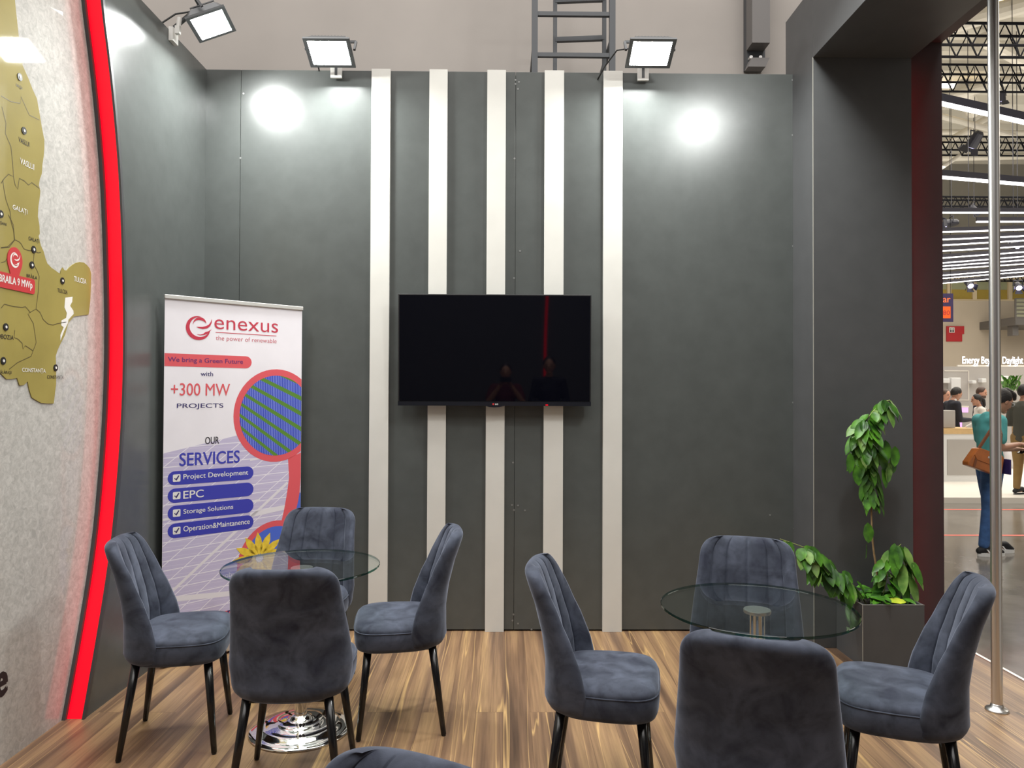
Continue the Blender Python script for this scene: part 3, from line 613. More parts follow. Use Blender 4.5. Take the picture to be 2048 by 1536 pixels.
# ------------------------------------------------------------------ chairs
def interp(tab, z):
    if z <= tab[0][0]: return tab[0][1]
    for (a, va), (c, vc) in zip(tab, tab[1:]):
        if z <= c: return va+(vc-va)*(z-a)/(c-a)
    return tab[-1][1]
def make_chair():
    t = empty('dining_chair')
    # seat: stacked super-elliptic loops
    b = new(); rings = []; n = 56
    lv = [(.376, .80, 0), (.377, .90, 0), (.384, .955, 0), (.400, .985, 0), (.432, 1.0, 0), (.461, .998, 0), (.4655, .984, 0), (.470, .990, 0), (.481, .975, 0), (.491, .93, 0), (.499, .84, 0), (.505, .66, 0), (.508, .4, 0)]
    def outline(a, s):
        c_, s_ = cos(a), sin(a); e = 2/4.2
        x = .223*abs(c_)**e*(1 if c_ >= 0 else -1); y = .192*abs(s_)**e*(1 if s_ >= 0 else -1)
        x *= (1-.07*max(0, -y/.192))
        return x*s, .024+y*s
    for z, s, _ in lv:
        rings.append([b.verts.new((*outline(2*pi*k/n, s), z)) for k in range(n)])
    for q, r in zip(rings, rings[1:]):
        for k in range(n): b.faces.new((q[k], q[(k+1) % n], r[(k+1) % n], r[k]))
    b.faces.new(rings[0][::-1]); tv_ = b.verts.new((0, .024, .509))
    for k in range(n): b.faces.new((rings[-1][k], rings[-1][(k+1) % n], tv_))
    st = link('seat', b, G['velvet'], t, True)
    b = new(); tube(b, [(*outline(2*pi*k/n, .996), .4665) for k in range(-14+4, n-14-3+1-4+4)][4:-4], .0028, 6); link('piping', b, G['velvet'], st, True)
    # backrest shell with six channels on its inner side
    Wt = [(.372, .178), (.395, .204), (.43, .213), (.46, .216), (.50, .220), (.62, .209), (.76, .194), (.86, .186), (.905, .182)]
    Yb = [(.372, -.168), (.39, -.196), (.42, -.208), (.45, -.206), (.55, -.205), (.65, -.218), (.76, -.245), (.85, -.276), (.905, -.296)]
    Dt = [(.372, .135), (.46, .140), (.55, .118), (.70, .080), (.85, .052), (.905, .040)]
    Tt = [(.372, .020), (.40, .050), (.50, .060), (.70, .056), (.84, .056), (.905, .050)]
    b = new(); rows = []; NI = NO = 120; zt = .891; zb = .372; zr = .862
    lev = [(zb+(zr-zb)*k/30, 1.0) for k in range(31)] + [(zr+(zt-zr)*sin(radians(a_)), cos(radians(a_))) for a_ in (12, 24, 36, 48, 60, 70, 79, 86, 89.5)]
    for z, tf in lev:
        W = interp(Wt, z); yb = interp(Yb, z); D = interp(Dt, z); T0 = interp(Tt, z)
        q = max(0, (z-.815)/(zt-.815)); W -= .068*(1-sqrt(max(0, 1-q**2.2)))
        T = T0*tf; yc = yb + T0/2
        def ctr(s): return Vector((W*sin(s*1.38)/sin(1.38), yc + D*abs(s)**2.7, z))
        def nrm(s):
            d = (ctr(min(1, s+.02))-ctr(max(-1, s-.02))); d.z = 0; d.normalize(); return Vector((-d.y, d.x, 0))   # towards +y (front)
        def th(s): return T/2*max(.04, sqrt(max(0, 1-abs(s)**7)))
        row = []
        for i in range(NO+1):
            s = -1+2*i/NO; row.append(b.verts.new(ctr(s)-nrm(s)*th(s)))
        gf = min(1, max(0, (z-.44)/.03))
        for i in range(1, NI):
            s = 1-2*i/NI; fr_ = ((s+1)*3) % 1.0
            g = .0135*(abs(sin(pi*fr_))**.24-1)*gf*tf**1.3*(1 if z < .82 else max(.6, 1-(z-.82)/.10)) if abs(s) < .97 else 0
            row.append(b.verts.new(ctr(s)+nrm(s)*max(-.001, th(s)+g*(th(s)/(T0/2)))))
        rows.append(row)
    m_ = len(rows[0])
    for q, r in zip(rows, rows[1:]):
        for k in range(m_): b.faces.new((q[k], q[(k+1) % m_], r[(k+1) % m_], r[k]))
    for row in (rows[0], rows[-1]):
        inn = lambda i: row[i] if i in (0, NO) else row[2*NO-i]
        for i in range(NO):
            q = []
            for v in (row[i], row[i+1], inn(i+1), inn(i)):
                if v not in q: q.append(v)
            if len(q) > 2: b.faces.new(q)
    bmesh.ops.recalc_face_normals(b, faces=b.faces)
    link('backrest', b, G['velvet'], t, True)
    for sx in (-1, 1):
        for fy in (1, -1):
            b = new(); tp = Vector((sx*.150, .150 if fy > 0 else -.135, .385)); bt = Vector((sx*.200, .188 if fy > 0 else -.186, .006))
            tube(b, [tp, tp.lerp(bt, .5), bt], [.0185, .0155, .0115], 14)
            lg = link('leg', b, G['leg'], t, True)
            b = new(); tube(b, [bt+Vector((0, 0, .001)), Vector((bt.x, bt.y, 0))], .0095, 12); link('foot_glide', b, G['blk'], lg)
    b = new(); box(b, -.155, .155, -.15, .16, .370, .378); link('underside_panel', b, G['blk'], t)
    return t
spots = [(-1.443, 3.347, 11, 'slate velvet chair facing right beside the red light strip, left of the left table'),
         (-.815, 2.96, 93, 'slate velvet chair with its back to the camera at the left glass table'),
         (-1.035, 3.93, -96, 'slate velvet chair behind the left glass table, in front of the banner edge'),
         (-.477, 3.526, 188.3, 'slate velvet chair facing left, on the right side of the left glass table'),
         (.37, 2.82, -11, 'slate velvet chair facing right, on the left side of the right glass table'),
         (.748, 2.187, 69, 'large slate velvet chair with its back to the camera at the right glass table'),
         (1.005, 3.10, -110, 'slate velvet chair behind the right glass table, in front of the drooping branch'),
         (1.42, 2.665, 156.4, 'slate velvet chair facing left in front of the steel pole'),
         (-.246, 1.072, -117, 'nearest slate velvet chair, only its ribbed top showing at the bottom edge')]
proto = make_chair()
for i, (x, y, a, lab) in enumerate(spots):
    o = proto if i == 0 else copy_tree(proto)
    o.location = (x, y, 0); o.rotation_euler = (0, 0, radians(a-90)); tag(o, lab, 'chair', 'slate velvet chairs around the glass tables')

# ------------------------------------------------------------------ tables
def make_table():
    t = empty('bistro_table')
    r, z0, z1 = .35, .735, .745
    b = new(); lathe(b, [(0, z0), (r-.0015, z0)], 96); lathe(b, [(r-.0015, z0), (r, z0+.0015), (r, z1-.0015), (r-.0015, z1)], 96, mi=1); lathe(b, [(r-.0015, z1), (0, z1)], 96)
    bmesh.ops.remove_doubles(b, verts=b.verts, dist=1e-5); bmesh.ops.recalc_face_normals(b, faces=b.faces)
    link('glass_top', b, [G['glass'], G['rim']], t)
    b = new(); lathe(b, [(0, .722), (.048, .722), (.049, .724), (.049, .7325), (.048, .7345), (0, .7345)], 48); link('top_disc', b, G['steel'], t)
    b = new(); lathe(b, [(.0275, .03), (.0275, .7225)], 32); link('column', b, G['chrome'], t, True)
    b = new(); lathe(b, [(0, 0), (.224, 0), (.225, .006), (.222, .010), (.195, .013), (.176, .020), (.168, .030), (.150, .033), (.112, .036), (.100, .045), (.092, .049), (.066, .051), (.050, .055), (.042, .064), (.034, .070), (.0275, .072)], 72); link('base', b, G['chrome'], t, True)
    return t
tp = make_table(); tp.location = (-.918, 3.415, 0); tag(tp, 'round glass table with chrome pedestal on the left, near the banner', 'table', 'round glass tables')
t2 = copy_tree(tp); t2.location = (.938, 2.755, 0); tag(t2, 'round glass table on the right, in front of the planter', 'table', 'round glass tables')

# ------------------------------------------------------------------ pole, planter, plant
t = tag(empty('support_pole', (2.40, 3.617, 0)), 'brushed steel pole with round base flange at the right edge of the wooden floor', 'pole')
b = new(); lathe(b, [(.0245, .006), (.0245, ZB-.001)], 40); link('tube', b, G['steel'], t, True)
b = new(); lathe(b, [(0, 0), (.052, 0), (.052, .005), (.046, .012), (.030, .018), (.0275, .030), (.0245, .034)], 40); link('flange', b, G['steel'], t, True)
PX0, PX1, PY0, PY1, PH = 2.014, 2.363, 4.174, 4.502, onY(1726, 1210, 4.174).z
t = tag(empty('planter_box', (PX0, PY0, 0)), 'square charcoal planter box on the wooden floor against the pillar', 'planter')
w_, d_ = PX1-PX0, PY1-PY0
b = new(); th_ = .014
box(b, 0, w_, 0, th_, 0, PH); box(b, 0, w_, d_-th_, d_, 0, PH); box(b, 0, th_, th_, d_-th_, 0, PH); box(b, w_-th_, w_, th_, d_-th_, 0, PH); box(b, th_, w_-th_, th_, d_-th_, .0, .02)
link('box', b, G['pillar'], t)
b = new(); box(b, -.0012, .002, -.0012, .002, .002, PH); box(b, -.001, w_+.001, -.001, .002, PH-.0005, PH+.0012); box(b, -.001, .002, 0, d_, PH-.0005, PH+.0012); link('edge_banding', b, G['edge'], t)
b = new(); box(b, th_, w_-th_, th_, d_-th_, .02, PH-.05); link('soil', b, G['soil'], t)

pl = tag(empty('potted_plant', (2.18, 4.34, PH-.05)), 'leggy green plant with drooping leaves growing from the charcoal planter', 'plant')
PO = Vector((2.18, 4.34, PH-.05))
def ppt(px, py, y): return onY(px, py, y-.085)-PO
def smooth_path(p, n=8):
    out = []
    for i in range(len(p)-1):
        p0, p1, p2, p3 = p[max(i-1, 0)], p[i], p[i+1], p[min(i+2, len(p)-1)]
        for k in range(n):
            s = k/n; out.append(.5*((2*p1)+(p2-p0)*s+(2*p0-5*p1+4*p2-p3)*s*s+(3*p1-p0-3*p2+p3)*s**3))
    out.append(p[-1]); return out
trunk = smooth_path([Vector((-.0, 0, -.02))] + [ppt(x, y, yy) for x, y, yy in ((1758, 1180, 4.41), (1753, 1140, 4.41), (1745, 1080, 4.40), (1742, 1000, 4.40), (1738, 930, 4.40), (1730, 880, 4.39), (1728, 850, 4.38), (1742, 828, 4.36), (1762, 808, 4.35), (1780, 800, 4.34))])
left = smooth_path([Vector((-.06, -.02, -.02))] + [ppt(x, y, yy) for x, y, yy in ((1722, 1190, 4.38), (1705, 1170, 4.33), (1672, 1145, 4.26), (1640, 1115, 4.2), (1620, 1100, 4.17), (1590, 1088, 4.13), (1560, 1078, 4.10))])
sideA = smooth_path([Vector((.03, .02, -.02))] + [ppt(x, y, yy) for x, y, yy in ((1770, 1170, 4.42), (1778, 1125, 4.41), (1792, 1100, 4.40), (1802, 1088, 4.4))])
sideB = smooth_path([Vector((.06, .0, -.02))] + [ppt(x, y, yy) for x, y, yy in ((1782, 1188, 4.40), (1795, 1160, 4.39), (1808, 1135, 4.38), (1817, 1124, 4.37))])
b = new(); k6 = len(trunk)*4//10; tube(b, trunk[:k6+1], [.0075-.003*i/k6 for i in range(k6+1)], 8); link('trunk', b, G['bark'], pl, True)
b = new(); tube(b, trunk[k6:], [.0045-.0025*i/(len(trunk)-k6) for i in range(len(trunk)-k6)], 7)
for br_ in (left, sideA, sideB): tube(b, br_, [.004-.0022*i/len(br_) for i in range(len(br_))], 7)
link('stems', b, G['gstem'], pl, True)
rnd = random.Random(11)
def leaf(bm, base, d, nrm_, ln, wd, droop, mi=0):
    d = d.normalized(); side = d.cross(nrm_).normalized(); nn = side.cross(d).normalized(); n = 7; rows = []
    pet = base; ctr_ = []
    for i in range(n+1):
        s = i/n; c_ = base + d*(ln*s) - Vector((0, 0, 1))*droop*ln*s*s + nn*.0
        w = wd/2*(sin(pi*min(1, s*.93+.04))**.75) if 0 < i < n else .0008
        cup = nn*(.22*w)
        rows.append([bm.verts.new(c_-side*w+cup+nn*.0015*sin(i*2.3)), bm.verts.new(c_-nn*.001), bm.verts.new(c_+side*w+cup-nn*.0015*sin(i*2.0))])
    for q, r in zip(rows, rows[1:]):
        for k in range(2): bm.faces.new((q[k], q[k+1], r[k+1], r[k])).material_index = mi
fol = new()
def scatter(path, f0, f1, count, ln, spread, bias, pal=.15):
    for _ in range(count):
        f = f0+(f1-f0)*rnd.random(); p = path[min(len(path)-1, int(f*(len(path)-1)))]
        a = rnd.random()*2*pi; d = Vector((cos(a)*spread*(.4+1.1*rnd.random()), sin(a)*spread*.8-.15, -.35-.9*rnd.random()))+bias
        nv = Vector((cos(a)*.9+rnd.uniform(-.5, .5), sin(a)*.7-.8, .45+rnd.uniform(-.5, .4)))
        off_ = Vector((cos(a), sin(a)*.8, rnd.uniform(-.5, .6)))*.04*rnd.random()
        leaf(fol, p+off_, d, nv, ln*(.6+.75*rnd.random()), ln*.50*(.8+.4*rnd.random()), .12+.2*rnd.random(), 1 if rnd.random() < pal else 0)
scatter(trunk, .40, .60, 62, .085, .35, Vector((0, 0, -.2)))
scatter(trunk, .55, .76, 84, .10, .75, Vector((.1, 0, -.1)), .2)
scatter(trunk, .72, .82, 18, .10, .8, Vector((-.1, 0, 0)), .15)
scatter(trunk, .90, 1.0, 16, .095, .4, Vector((.05, 0, -.2)), .3)
scatter(trunk, .80, .93, 4, .075, .25, Vector((.1, 0, -.3)), .4)
for x, y in ((1790, 892), (1783, 905), (1770, 880), (1762, 900), (1748, 893), (1705, 870), (1700, 905), (1712, 930), (1778, 925), (1765, 935), (1722, 905), (1735, 925)):
    p = ppt(x, y, 4.36+.05*rnd.random()); leaf(fol, p, Vector((.15*rnd.uniform(-1, 1), -.1, -1)), Vector((rnd.uniform(-.5, .5), -1, .2)), .115, .052, .05, 1 if rnd.random() < .2 else 0)
p = ppt(1735, 1045, 4.35); leaf(fol, p, Vector((.02, -.05, -1)), Vector((0, -1, .25)), .115, .062, .02)
leaf(fol, ppt(1733, 1088, 4.36), Vector((-.05, 0, -1)), Vector((.8, -.5, 0)), .085, .03, 0)
scatter(left, .42, .80, 56, .105, .7, Vector((.1, -.1, -.25)), .15)
scatter(left, .28, .5, 26, .10, .6, Vector((.1, 0, -.2)), .1); scatter(left, .90, .98, 4, .10, .12, Vector((0, 0, -.6)), .4)
scatter(sideA, .6, 1, 24, .10, .4, Vector((.1, 0, -.3)), .35); scatter(sideB, .55, 1, 26, .115, .35, Vector((.15, 0, -.4)), .3); scatter(sideA, .2, .6, 24, .09, .9, Vector((-.2, -.2, .3)), .1)
for _ in range(30):
    a = rnd.random()*2*pi; leaf(fol, Vector((rnd.uniform(-.12, .14), rnd.uniform(-.12, .10), rnd.uniform(.03, .09))), Vector((cos(a), sin(a)*.8, .15)), Vector((0, -.3, 1)), .09, .04, .3)
link('foliage', fol, [G['leaf'], G['leaf2']], pl, True)
b = new(); leaf(b, Vector((.0, -.125, .062)), Vector((1, -.05, 0)), Vector((0, -.6, 1)), .10, .045, .05); link('yellow_leaf', b, G['yleaf'], pl, True); pl.children[-1]['label'] = 'bright yellow fallen leaf'

# ------------------------------------------------------------------ hall behind the wall: concrete, ladder, bracket
HZ = -.1
sky_z = onY(1930, 601.5, 29.6).z
b = new(); box(b, -14, 2.7, 6.35, 6.75, HZ, 11); struct(link('wall_rear', b, G['hallw']))
lad = tag(empty('wall_ladder', (0, 0, 0)), 'dark steel wall ladder with outer cage frame above the back wall', 'ladder')
def lx(px, y): return onY(px, 768, y).x
def lz(py, y, px=1150): return onY(px, py, y).z
b = new()
for px in (1067, 1223): x = lx(px, 5.55); bar(b, (x, 5.55, HZ), (x, 5.55, 6.5), .044)
link('outer_rails', b, G['ladder'], lad)
for py in (-55, 29, 111):
    b = new(); z = lz(py, 5.55); bar(b, (lx(1067, 5.55), 5.55, z), (lx(1223, 5.55), 5.55, z), .030); link('outer_crossbar', b, G['ladder'], lad)
b = new()
for px in (1108, 1207): x = lx(px, 5.75); bar(b, (x, 5.75, HZ), (x, 5.75, 6.5), .030)
link('inner_rails', b, G['ladder'], lad)
for py in (-75, 1, 79, 160):
    b = new(); z = lz(py, 5.75); bar(b, (lx(1108, 5.75), 5.75, z-.006), (lx(1207, 5.75), 5.75, z+.012), .034); link('rung', b, G['ladder'], lad)
for z in (4.2, 6.0):
    for px in (1067, 1223): b = new(); bar(b, (lx(px, 5.55), 5.55, z), (lx(px, 5.55), 6.35, z), .03); link('wall_stay', b, G['ladder'], lad)
t = tag(empty('steel_hanger', (0, 0, 0)), 'dark steel hanger column ending above the back wall, right of the lamp', 'hanger')
b = new(); x0, x1 = lx(1495, 6.25), lx(1531, 6.25); zc = lz(131, 6.25); box(b, x0, x1, 6.25, 6.349, zc, 7); link('back_plate', b, G['ladder'], t)
b = new(); box(b, lx(1505, 6.1), lx(1541, 6.1), 6.1, 6.249, lz(82, 6.1), 7); link('box_column', b, G['steelg'], t)
b = new(); prism(b, [Vector((lx(a, 6.15), 0, lz(c, 6.15))) for a, c in ((1497, 130), (1532, 130), (1540, 112), (1504, 112))], Vector((0, 6.15, 0)), Vector((0, 6.249, 0))); link('foot_bracket', b, G['steelg'], t)
for px in (1507, 1526):
    b = new(); tube(b, [(lx(px, 6.15), 6.2, lz(105, 6.15)), (lx(px, 6.15), 6.26, lz(105, 6.15))], .014, 10); link('bolt', b, G['steel'], t)

# ------------------------------------------------------------------ the hall seen through the portal
b = new(); box(b, -14, 40, -14, 30, HZ-.2, HZ); o = struct(link('floor_hall', b, G['hfloor']))
for y0 in (onZ(1960, 1072, HZ).y, onZ(1960, 1020, HZ).y):
    b = new(); box(b, 2.9, 22, y0, y0+.075, HZ, HZ+.002); tag(link('floor_tape', b, G['tape']), 'red tape line on the grey hall floor, %s' % ('nearer to the camera' if y0 < 9.3 else 'farther, by the white platform'), 'tape', 'red floor tapes')
b = new(); box(b, -14, 40, 30, 30.3, 5.2, 12); struct(link('wall_far', b, G['gwall']))
b = new(); box(b, -14, 40, 29.6, 30.0, HZ, sky_z); struct(link('wall_far', b, G['beige']))
b = new(); box(b, 40, 40.3, -14, 30, HZ, 12); struct(link('wall_side', b, G['beige']))
b = new(); box(b, -14.3, -14, -14, 30, HZ, 12); struct(link('wall_side', b, G['hallw']))
# high window band on the far wall
wz0, wz1 = sky_z, onY(1930, 558, 29.6).z
t = struct(empty('window_1', (0, 29.8, 0)))
b = new(); box(b, 10, 30, .02, .06, wz0, wz0+(wz1-wz0)*.55); link('pane', b, G['wglass'], t); b = new(); box(b, 10, 30, .02, .06, wz0+(wz1-wz0)*.55, wz1); link('upper_pane', b, G['wgreen'], t)
b = new()
for px in (1898, 1949, 2020): x = lx(px, 29.8); box(b, x-.08, x+.08, -.06, .02, wz0, wz1)
box(b, 10, 30, -.08, .02, wz0-.08, wz0+.08); box(b, 10, 30, -.08, .02, wz1-.05, wz1+.12); link('window_frame', b, G['cream'], t)
for o in t.children: o['kind'] = 'structure'
# roof deck: ribbed sheet
b = new(); y = -14; prof = []
n_ = 0
while y < 30.2: prof += [(y, 11.0), (y+.5, 11.0), (y+.62, 11.25), (y+1.1, 11.25), (y+1.22, 11.0)]; y += 1.22
va = [b.verts.new((-14, yy, zz)) for yy, zz in prof]; vb = [b.verts.new((40, yy, zz)) for yy, zz in prof]
for i in range(len(prof)-1): b.faces.new((va[i], va[i+1], vb[i+1], vb[i]))
struct(link('ceiling', b, G['deck']))
def sky(px, py, y): return onY(px, py, y)
# roof tubes and skylights
tubes = [((1860, 60), (2048, 8), 17, .22), ((1884, 196), (2000, 165), 20, .14), ((1884, 233), (1992, 262), 22, .09), ((1990, 92), (2060, 130), 19, .17), ((1900, 280), (2052, 190), 24, .10), ((1884, 264), (2060, 266), 25, .09), ((1884, 335), (1936, 300), 22, .06), ((1880, 316), (2060, 312), 26, .12), ((1930, 183), (1942, 212), 21, .22)]
for i, (a, c, y, r) in enumerate(tubes):
    p, q = sky(*a, y), sky(*c, y+.8); b = new(); d = (q-p)*.35; tube(b, [p-d, q+d], r, 12)
    tag(link('roof_tube', b, G['tube']), ['thick pale roof tube crossing the top right corner', 'pale roof tube under the white skylight', 'thin pale roof tube sloping down towards the pole', 'pale roof tube right of the pole near the top', 'thin pale roof tube rising to the right below the sloping lamp', 'level pale roof tube above the stage light', 'thin pale roof rod beside the dark portal slab', 'level pale beam along the top of the far grey wall', 'short pale roof stub beside the warm skylight'][i], 'roof tube', 'pale roof tubes')
for (x0, x1, ya, yb_), m, lab in (((1884, 1916, 158, 174), 'skyw', 'bright white skylight beside the dark portal slab'), ((1907, 1948, 207, 182), 'warm', 'slanted warm yellow skylight under the roof'), ((1994, 2016, 4, 12), 'warm', 'small warm yellow skylight at the top right')):
    ysk = 17.6 if ya < 10 else 22.2; p0, p1 = sky(x0, ya, ysk), sky(x1, yb_, ysk); b = new()
    if m == 'skyw': box(b, p0.x-.4, p1.x, ysk, ysk+.1, p1.z, 11.)
    else: bar(b, p0, p1, .16)
    tag(link('skylight', b, G[m]), lab, 'skylight')
# trusses
def truss(y, zb, h, lab, dd=.4, r=.022, x0=5.5, x1=22):
    t = tag(empty('lighting_truss', ((x0+x1)/2, y, zb)), lab, 'truss', 'black lighting trusses'); L_ = (x1-x0)/2
    b = new()
    for z in (0, h):
        for yy in (0, dd): tube(b, [(-L_, yy, z), (L_, yy, z)], r, 8)
    link('chords', b, G['truss'], t)
    b = new(); n = int(2*L_/h/1.0); st_ = 2*L_/n
    for i in range(n):
        xa, xb = -L_+i*st_, -L_+(i+1)*st_; xm = (xa+xb)/2
        for yy in (0, dd): tube(b, [(xa, yy, 0), (xm, yy, h), (xb, yy, 0)], r*.6, 6)
        tube(b, [(xa, 0, 0), (xb, dd, 0)], r*.5, 6); tube(b, [(xa, 0, h), (xb, dd, h)], r*.5, 6)
    link('lattice', b, G['truss'], t)
truss(14, sky(1950, 90, 14).z, .42, 'topmost black lattice truss in the hall, right of the portal', .5, .028)
truss(16.5, sky(1950, 165, 16.5).z, .40, 'second black lattice truss from the top', .5, .026)
truss(22, sky(1950, 300, 22).z, .40, 'third black lattice truss, holding the stage light', .5, .028)
truss(23, sky(1950, 413, 23).z, .30, 'fourth black lattice truss, above the rows of linear lamps', .4, .03)
truss(26, sky(1950, 560, 26).z, .22, 'lowest thin lattice truss below the rows of linear lamps', .3, .02)
# linear lamps
bars = [(204, 241), (352, 366), (424, 424.5), (442.5, 442), (463, 458), (478, 471), (489.5, 480), (501, 492), (515, 503), (525, 512), (531.5, 519), (537.5, 527), (550, 537), (556, 543), (566, 551)]
for i, (ya, yb_) in enumerate(bars):
    ym = (ya+yb_)/2; Y = onZ(1960, ym, 4.4).y; x0p = 1953 if i == 3 else 1850
    sl = (yb_-ya)/(2048-1885)
    p, q = sky(x0p, ya+(x0p-1885)*sl, Y), sky(2130, ya+(2130-1885)*sl, Y)
    hgt = .062 if i < 2 else .05
    t = tag(empty('linear_lamp', (p+q)/2), ['long white linear lamp sloping down to the right, highest in the hall', 'second highest white linear lamp, hanging before the grey far wall', 'level white linear lamp under the fourth truss'][i] if i < 3 else 'short white linear lamp starting at the steel pole' if i == 3 else 'white linear lamp in the dense rows under the fourth truss, %s row from above' % ['first', 'second', 'third', 'fourth', 'fifth', 'sixth', 'seventh', 'eighth', 'ninth', 'tenth', 'eleventh'][i-4], 'lamp', 'rows of white linear lamps')
    u = (q-p)/2
    b = new(); hh = .020 if i > 1 else .036
    for s0, s1, z0, z1, m, nm in ((-1, 1, 0.0, hgt*1.3, 'barb', 'lamp_body'), (-1, 1, -hh, -.0005, 'bar', 'diffuser')):
        bb = new(); prism(bb, [u*s0+VZ*z0, u*s1+VZ*z0, u*s1+VZ*z1, u*s0+VZ*z1], Vector((0, -.016, 0)), Vector((0, .016, 0))); bmesh.ops.recalc_face_normals(bb, faces=bb.faces); link(nm, bb, G[m], t)
    b.free()
# stage lights
def stage(px, py, Y, r, lab, aim=(-.3, -.5, -.8)):
    p = sky(px, py, Y); t = tag(empty('stage_light', p), lab, 'stage light', 'black stage lights'); a = Vector(aim).normalized()
    b = new(); tube(b, [-a*r*1.6, -a*r*1.2, a*r*.6, a*r*1.3], [r*.5, r*.85, r, r*1.02], 16); link('body', b, G['spotb'], t, False)
    b = new(); tube(b, [a*r*1.31, a*r*1.36], r*.8, 16); link('lens', b, G['spotl'], t)
    u, v = frame(a); b = new()
    for s in (-1, 1):
        c_ = a*r*1.3 + u*s*r; b.faces.new([b.verts.new(c_+v*x*r+(a*.9+u*s*.5)*y*r) for x, y in ((-.8, 0), (.8, 0), (1, 1.1), (-1, 1.1))])
        c_ = a*r*1.3 + v*s*r; b.faces.new([b.verts.new(c_+u*x*r+(a*.9+v*s*.5)*y*r) for x, y in ((-.8, 0), (.8, 0), (1, 1.1), (-1, 1.1))])
    o = link('barn_doors', b, G['spotb'], t); sm = o.modifiers.new('thick', 'SOLIDIFY'); sm.thickness = .012
    b = new(); tube(b, [u*r*1.15, u*r*1.15+VZ*r*1.6, -u*r*1.15+VZ*r*1.6, -u*r*1.15], .02, 6); tube(b, [VZ*r*1.6, Vector((0, 0, 10.98-p.z))], .009, 6); link('yoke', b, G['spotb'], t)
stage(1950, 280, 21.1, .16, 'large black stage light with violet lens on the third truss', (-.25, .55, -.8))
stage(2004, 193, 21.8, .10, 'small black stage light right of the pole under the roof', (.2, .3, -1))
stage(1948, 418, 22.6, .09, 'stage light hanging under the fourth truss, left of the pole', (.3, -.3, -.6))
stage(1903, 446, 20.5, .11, 'black box stage light beside the dark portal slab', (-.9, .2, -.1))
stage(2027, 491, 17.4, .09, 'glowing stage light among the linear lamps, right of the pole', (.2, -.9, -.3))
stage(1938, 568, 19, .085, 'white glowing stage light above the window band', (-.1, -.8, -.6))
stage(2036, 572, 19, .085, 'stage light with barn doors above the balcony', (-.3, -.8, -.6))
# balcony
t = tag(empty('balcony', (0, 27.5, 0)), 'grey steel balcony with mesh railing at the far right', 'balcony')
p0, p1 = sky(2031, 640, 27.5), sky(2031, 597, 27.5)
b = new(); box(b, p0.x, p0.x+6, 0, 2.1, p0.z-.18, p0.z+.12); link('deck', b, G['steelg'], t)
b = new(); box(b, p0.x+.05, p0.x+6, .03, .05, p0.z+.1, p1.z); link('railing_mesh', b, G['plaster2'], t)
b = new()
for k in range(6): z = p0.z+.1+(p1.z-p0.z-.1)*k/5; bar(b, (p0.x, 0, z), (p0.x+6, 0, z), .03)
for k in range(5): bar(b, (p0.x+k*1.2, 0, p0.z), (p0.x+k*1.2, 0, p1.z), .05)
link('railing_bars', b, G['steelg'], t)
b = new(); box(b, p0.x+.1, p0.x+.32, .3, .6, p0.z-.55, p0.z-.18); link('bracket', b, G['steelg'], t)
# signs
def sign_at(Y, x0, x1, y0, y1): return sky(x0, y1, Y), sky(x1, y0, Y)
a, c = sign_at(16, 1872, 1906.5, 587, 643.5)
t = tag(empty('hanging_sign', (0, 16, 0)), 'dark purple hanging sign with orange lettering beside the portal slab', 'sign')
b = new(); box(b, a.x, c.x, 0, .03, a.z, c.z); bd = link('board', b, G['sign'], t)
k0, k1 = sky(1872+8, 636.5, 16), sky(1901, 613, 16); b = new(); box(b, k0.x, k1.x, -.004, 0, k0.z, k1.z); link('number_field', b, G['orange'], bd)
b = new(); p = sky(1900.5, 605, 16); letters(b, 'ar', p-Vector((0, p.y, 0)), LU, VZ, LN, .155, sky(1900, 596, 16).z-p.z, .03, 'r', .004); link('word_lettering', b, G['orange2'], bd)
b = new(); p = sky(1899.5, 630, 16); letters(b, '80', p-Vector((0, p.y, 0)), LU, VZ, LN, .15, sky(1899, 621, 16).z-p.z, .0, 'r', .006); link('number_lettering', b, G['wc'], bd)
b = new()
for x in (a.x+.05, c.x-.05): tube(b, [(x, .015, c.z), (x, .015, 10.99)], .006, 6)
link('wire', b, G['truss'], t)
t = tag(empty('toilet_sign', (0, 29.59, 0)), 'red stepped toilet sign on the beige far wall', 'sign')
Y = 29.59
q = [sky(x, y, Y) for x, y in ((1892, 683), (1923, 683), (1923, 668), (1927, 668), (1927, 652.5), (1892, 652.5))]
b = new(); prism(b, [Vector((v.x, 0, v.z)) for v in q], Vector((0, -.05, 0)), Vector((0, 0, 0))); bmesh.ops.recalc_face_normals(b, faces=b.faces); bd = link('board', b, G['wc'], t)
a, c = sign_at(Y, 1897, 1907.5, 655, 665.5); b = new(); box(b, a.x, c.x, -.055, -.05, a.z, c.z); link('pictogram_field', b, G['wink'], bd)
b = new()
for px in (1900, 1904.5):
    p = sky(px, 657.8, Y); tube(b, [(p.x, -.055, p.z), (p.x, -.059, p.z)], .02, 10); p = sky(px, 661.5, Y); box(b, p.x-.025, p.x+.025, -.059, -.055, p.z-.06, p.z+.04)
link('pictogram', b, G['ink'], bd)
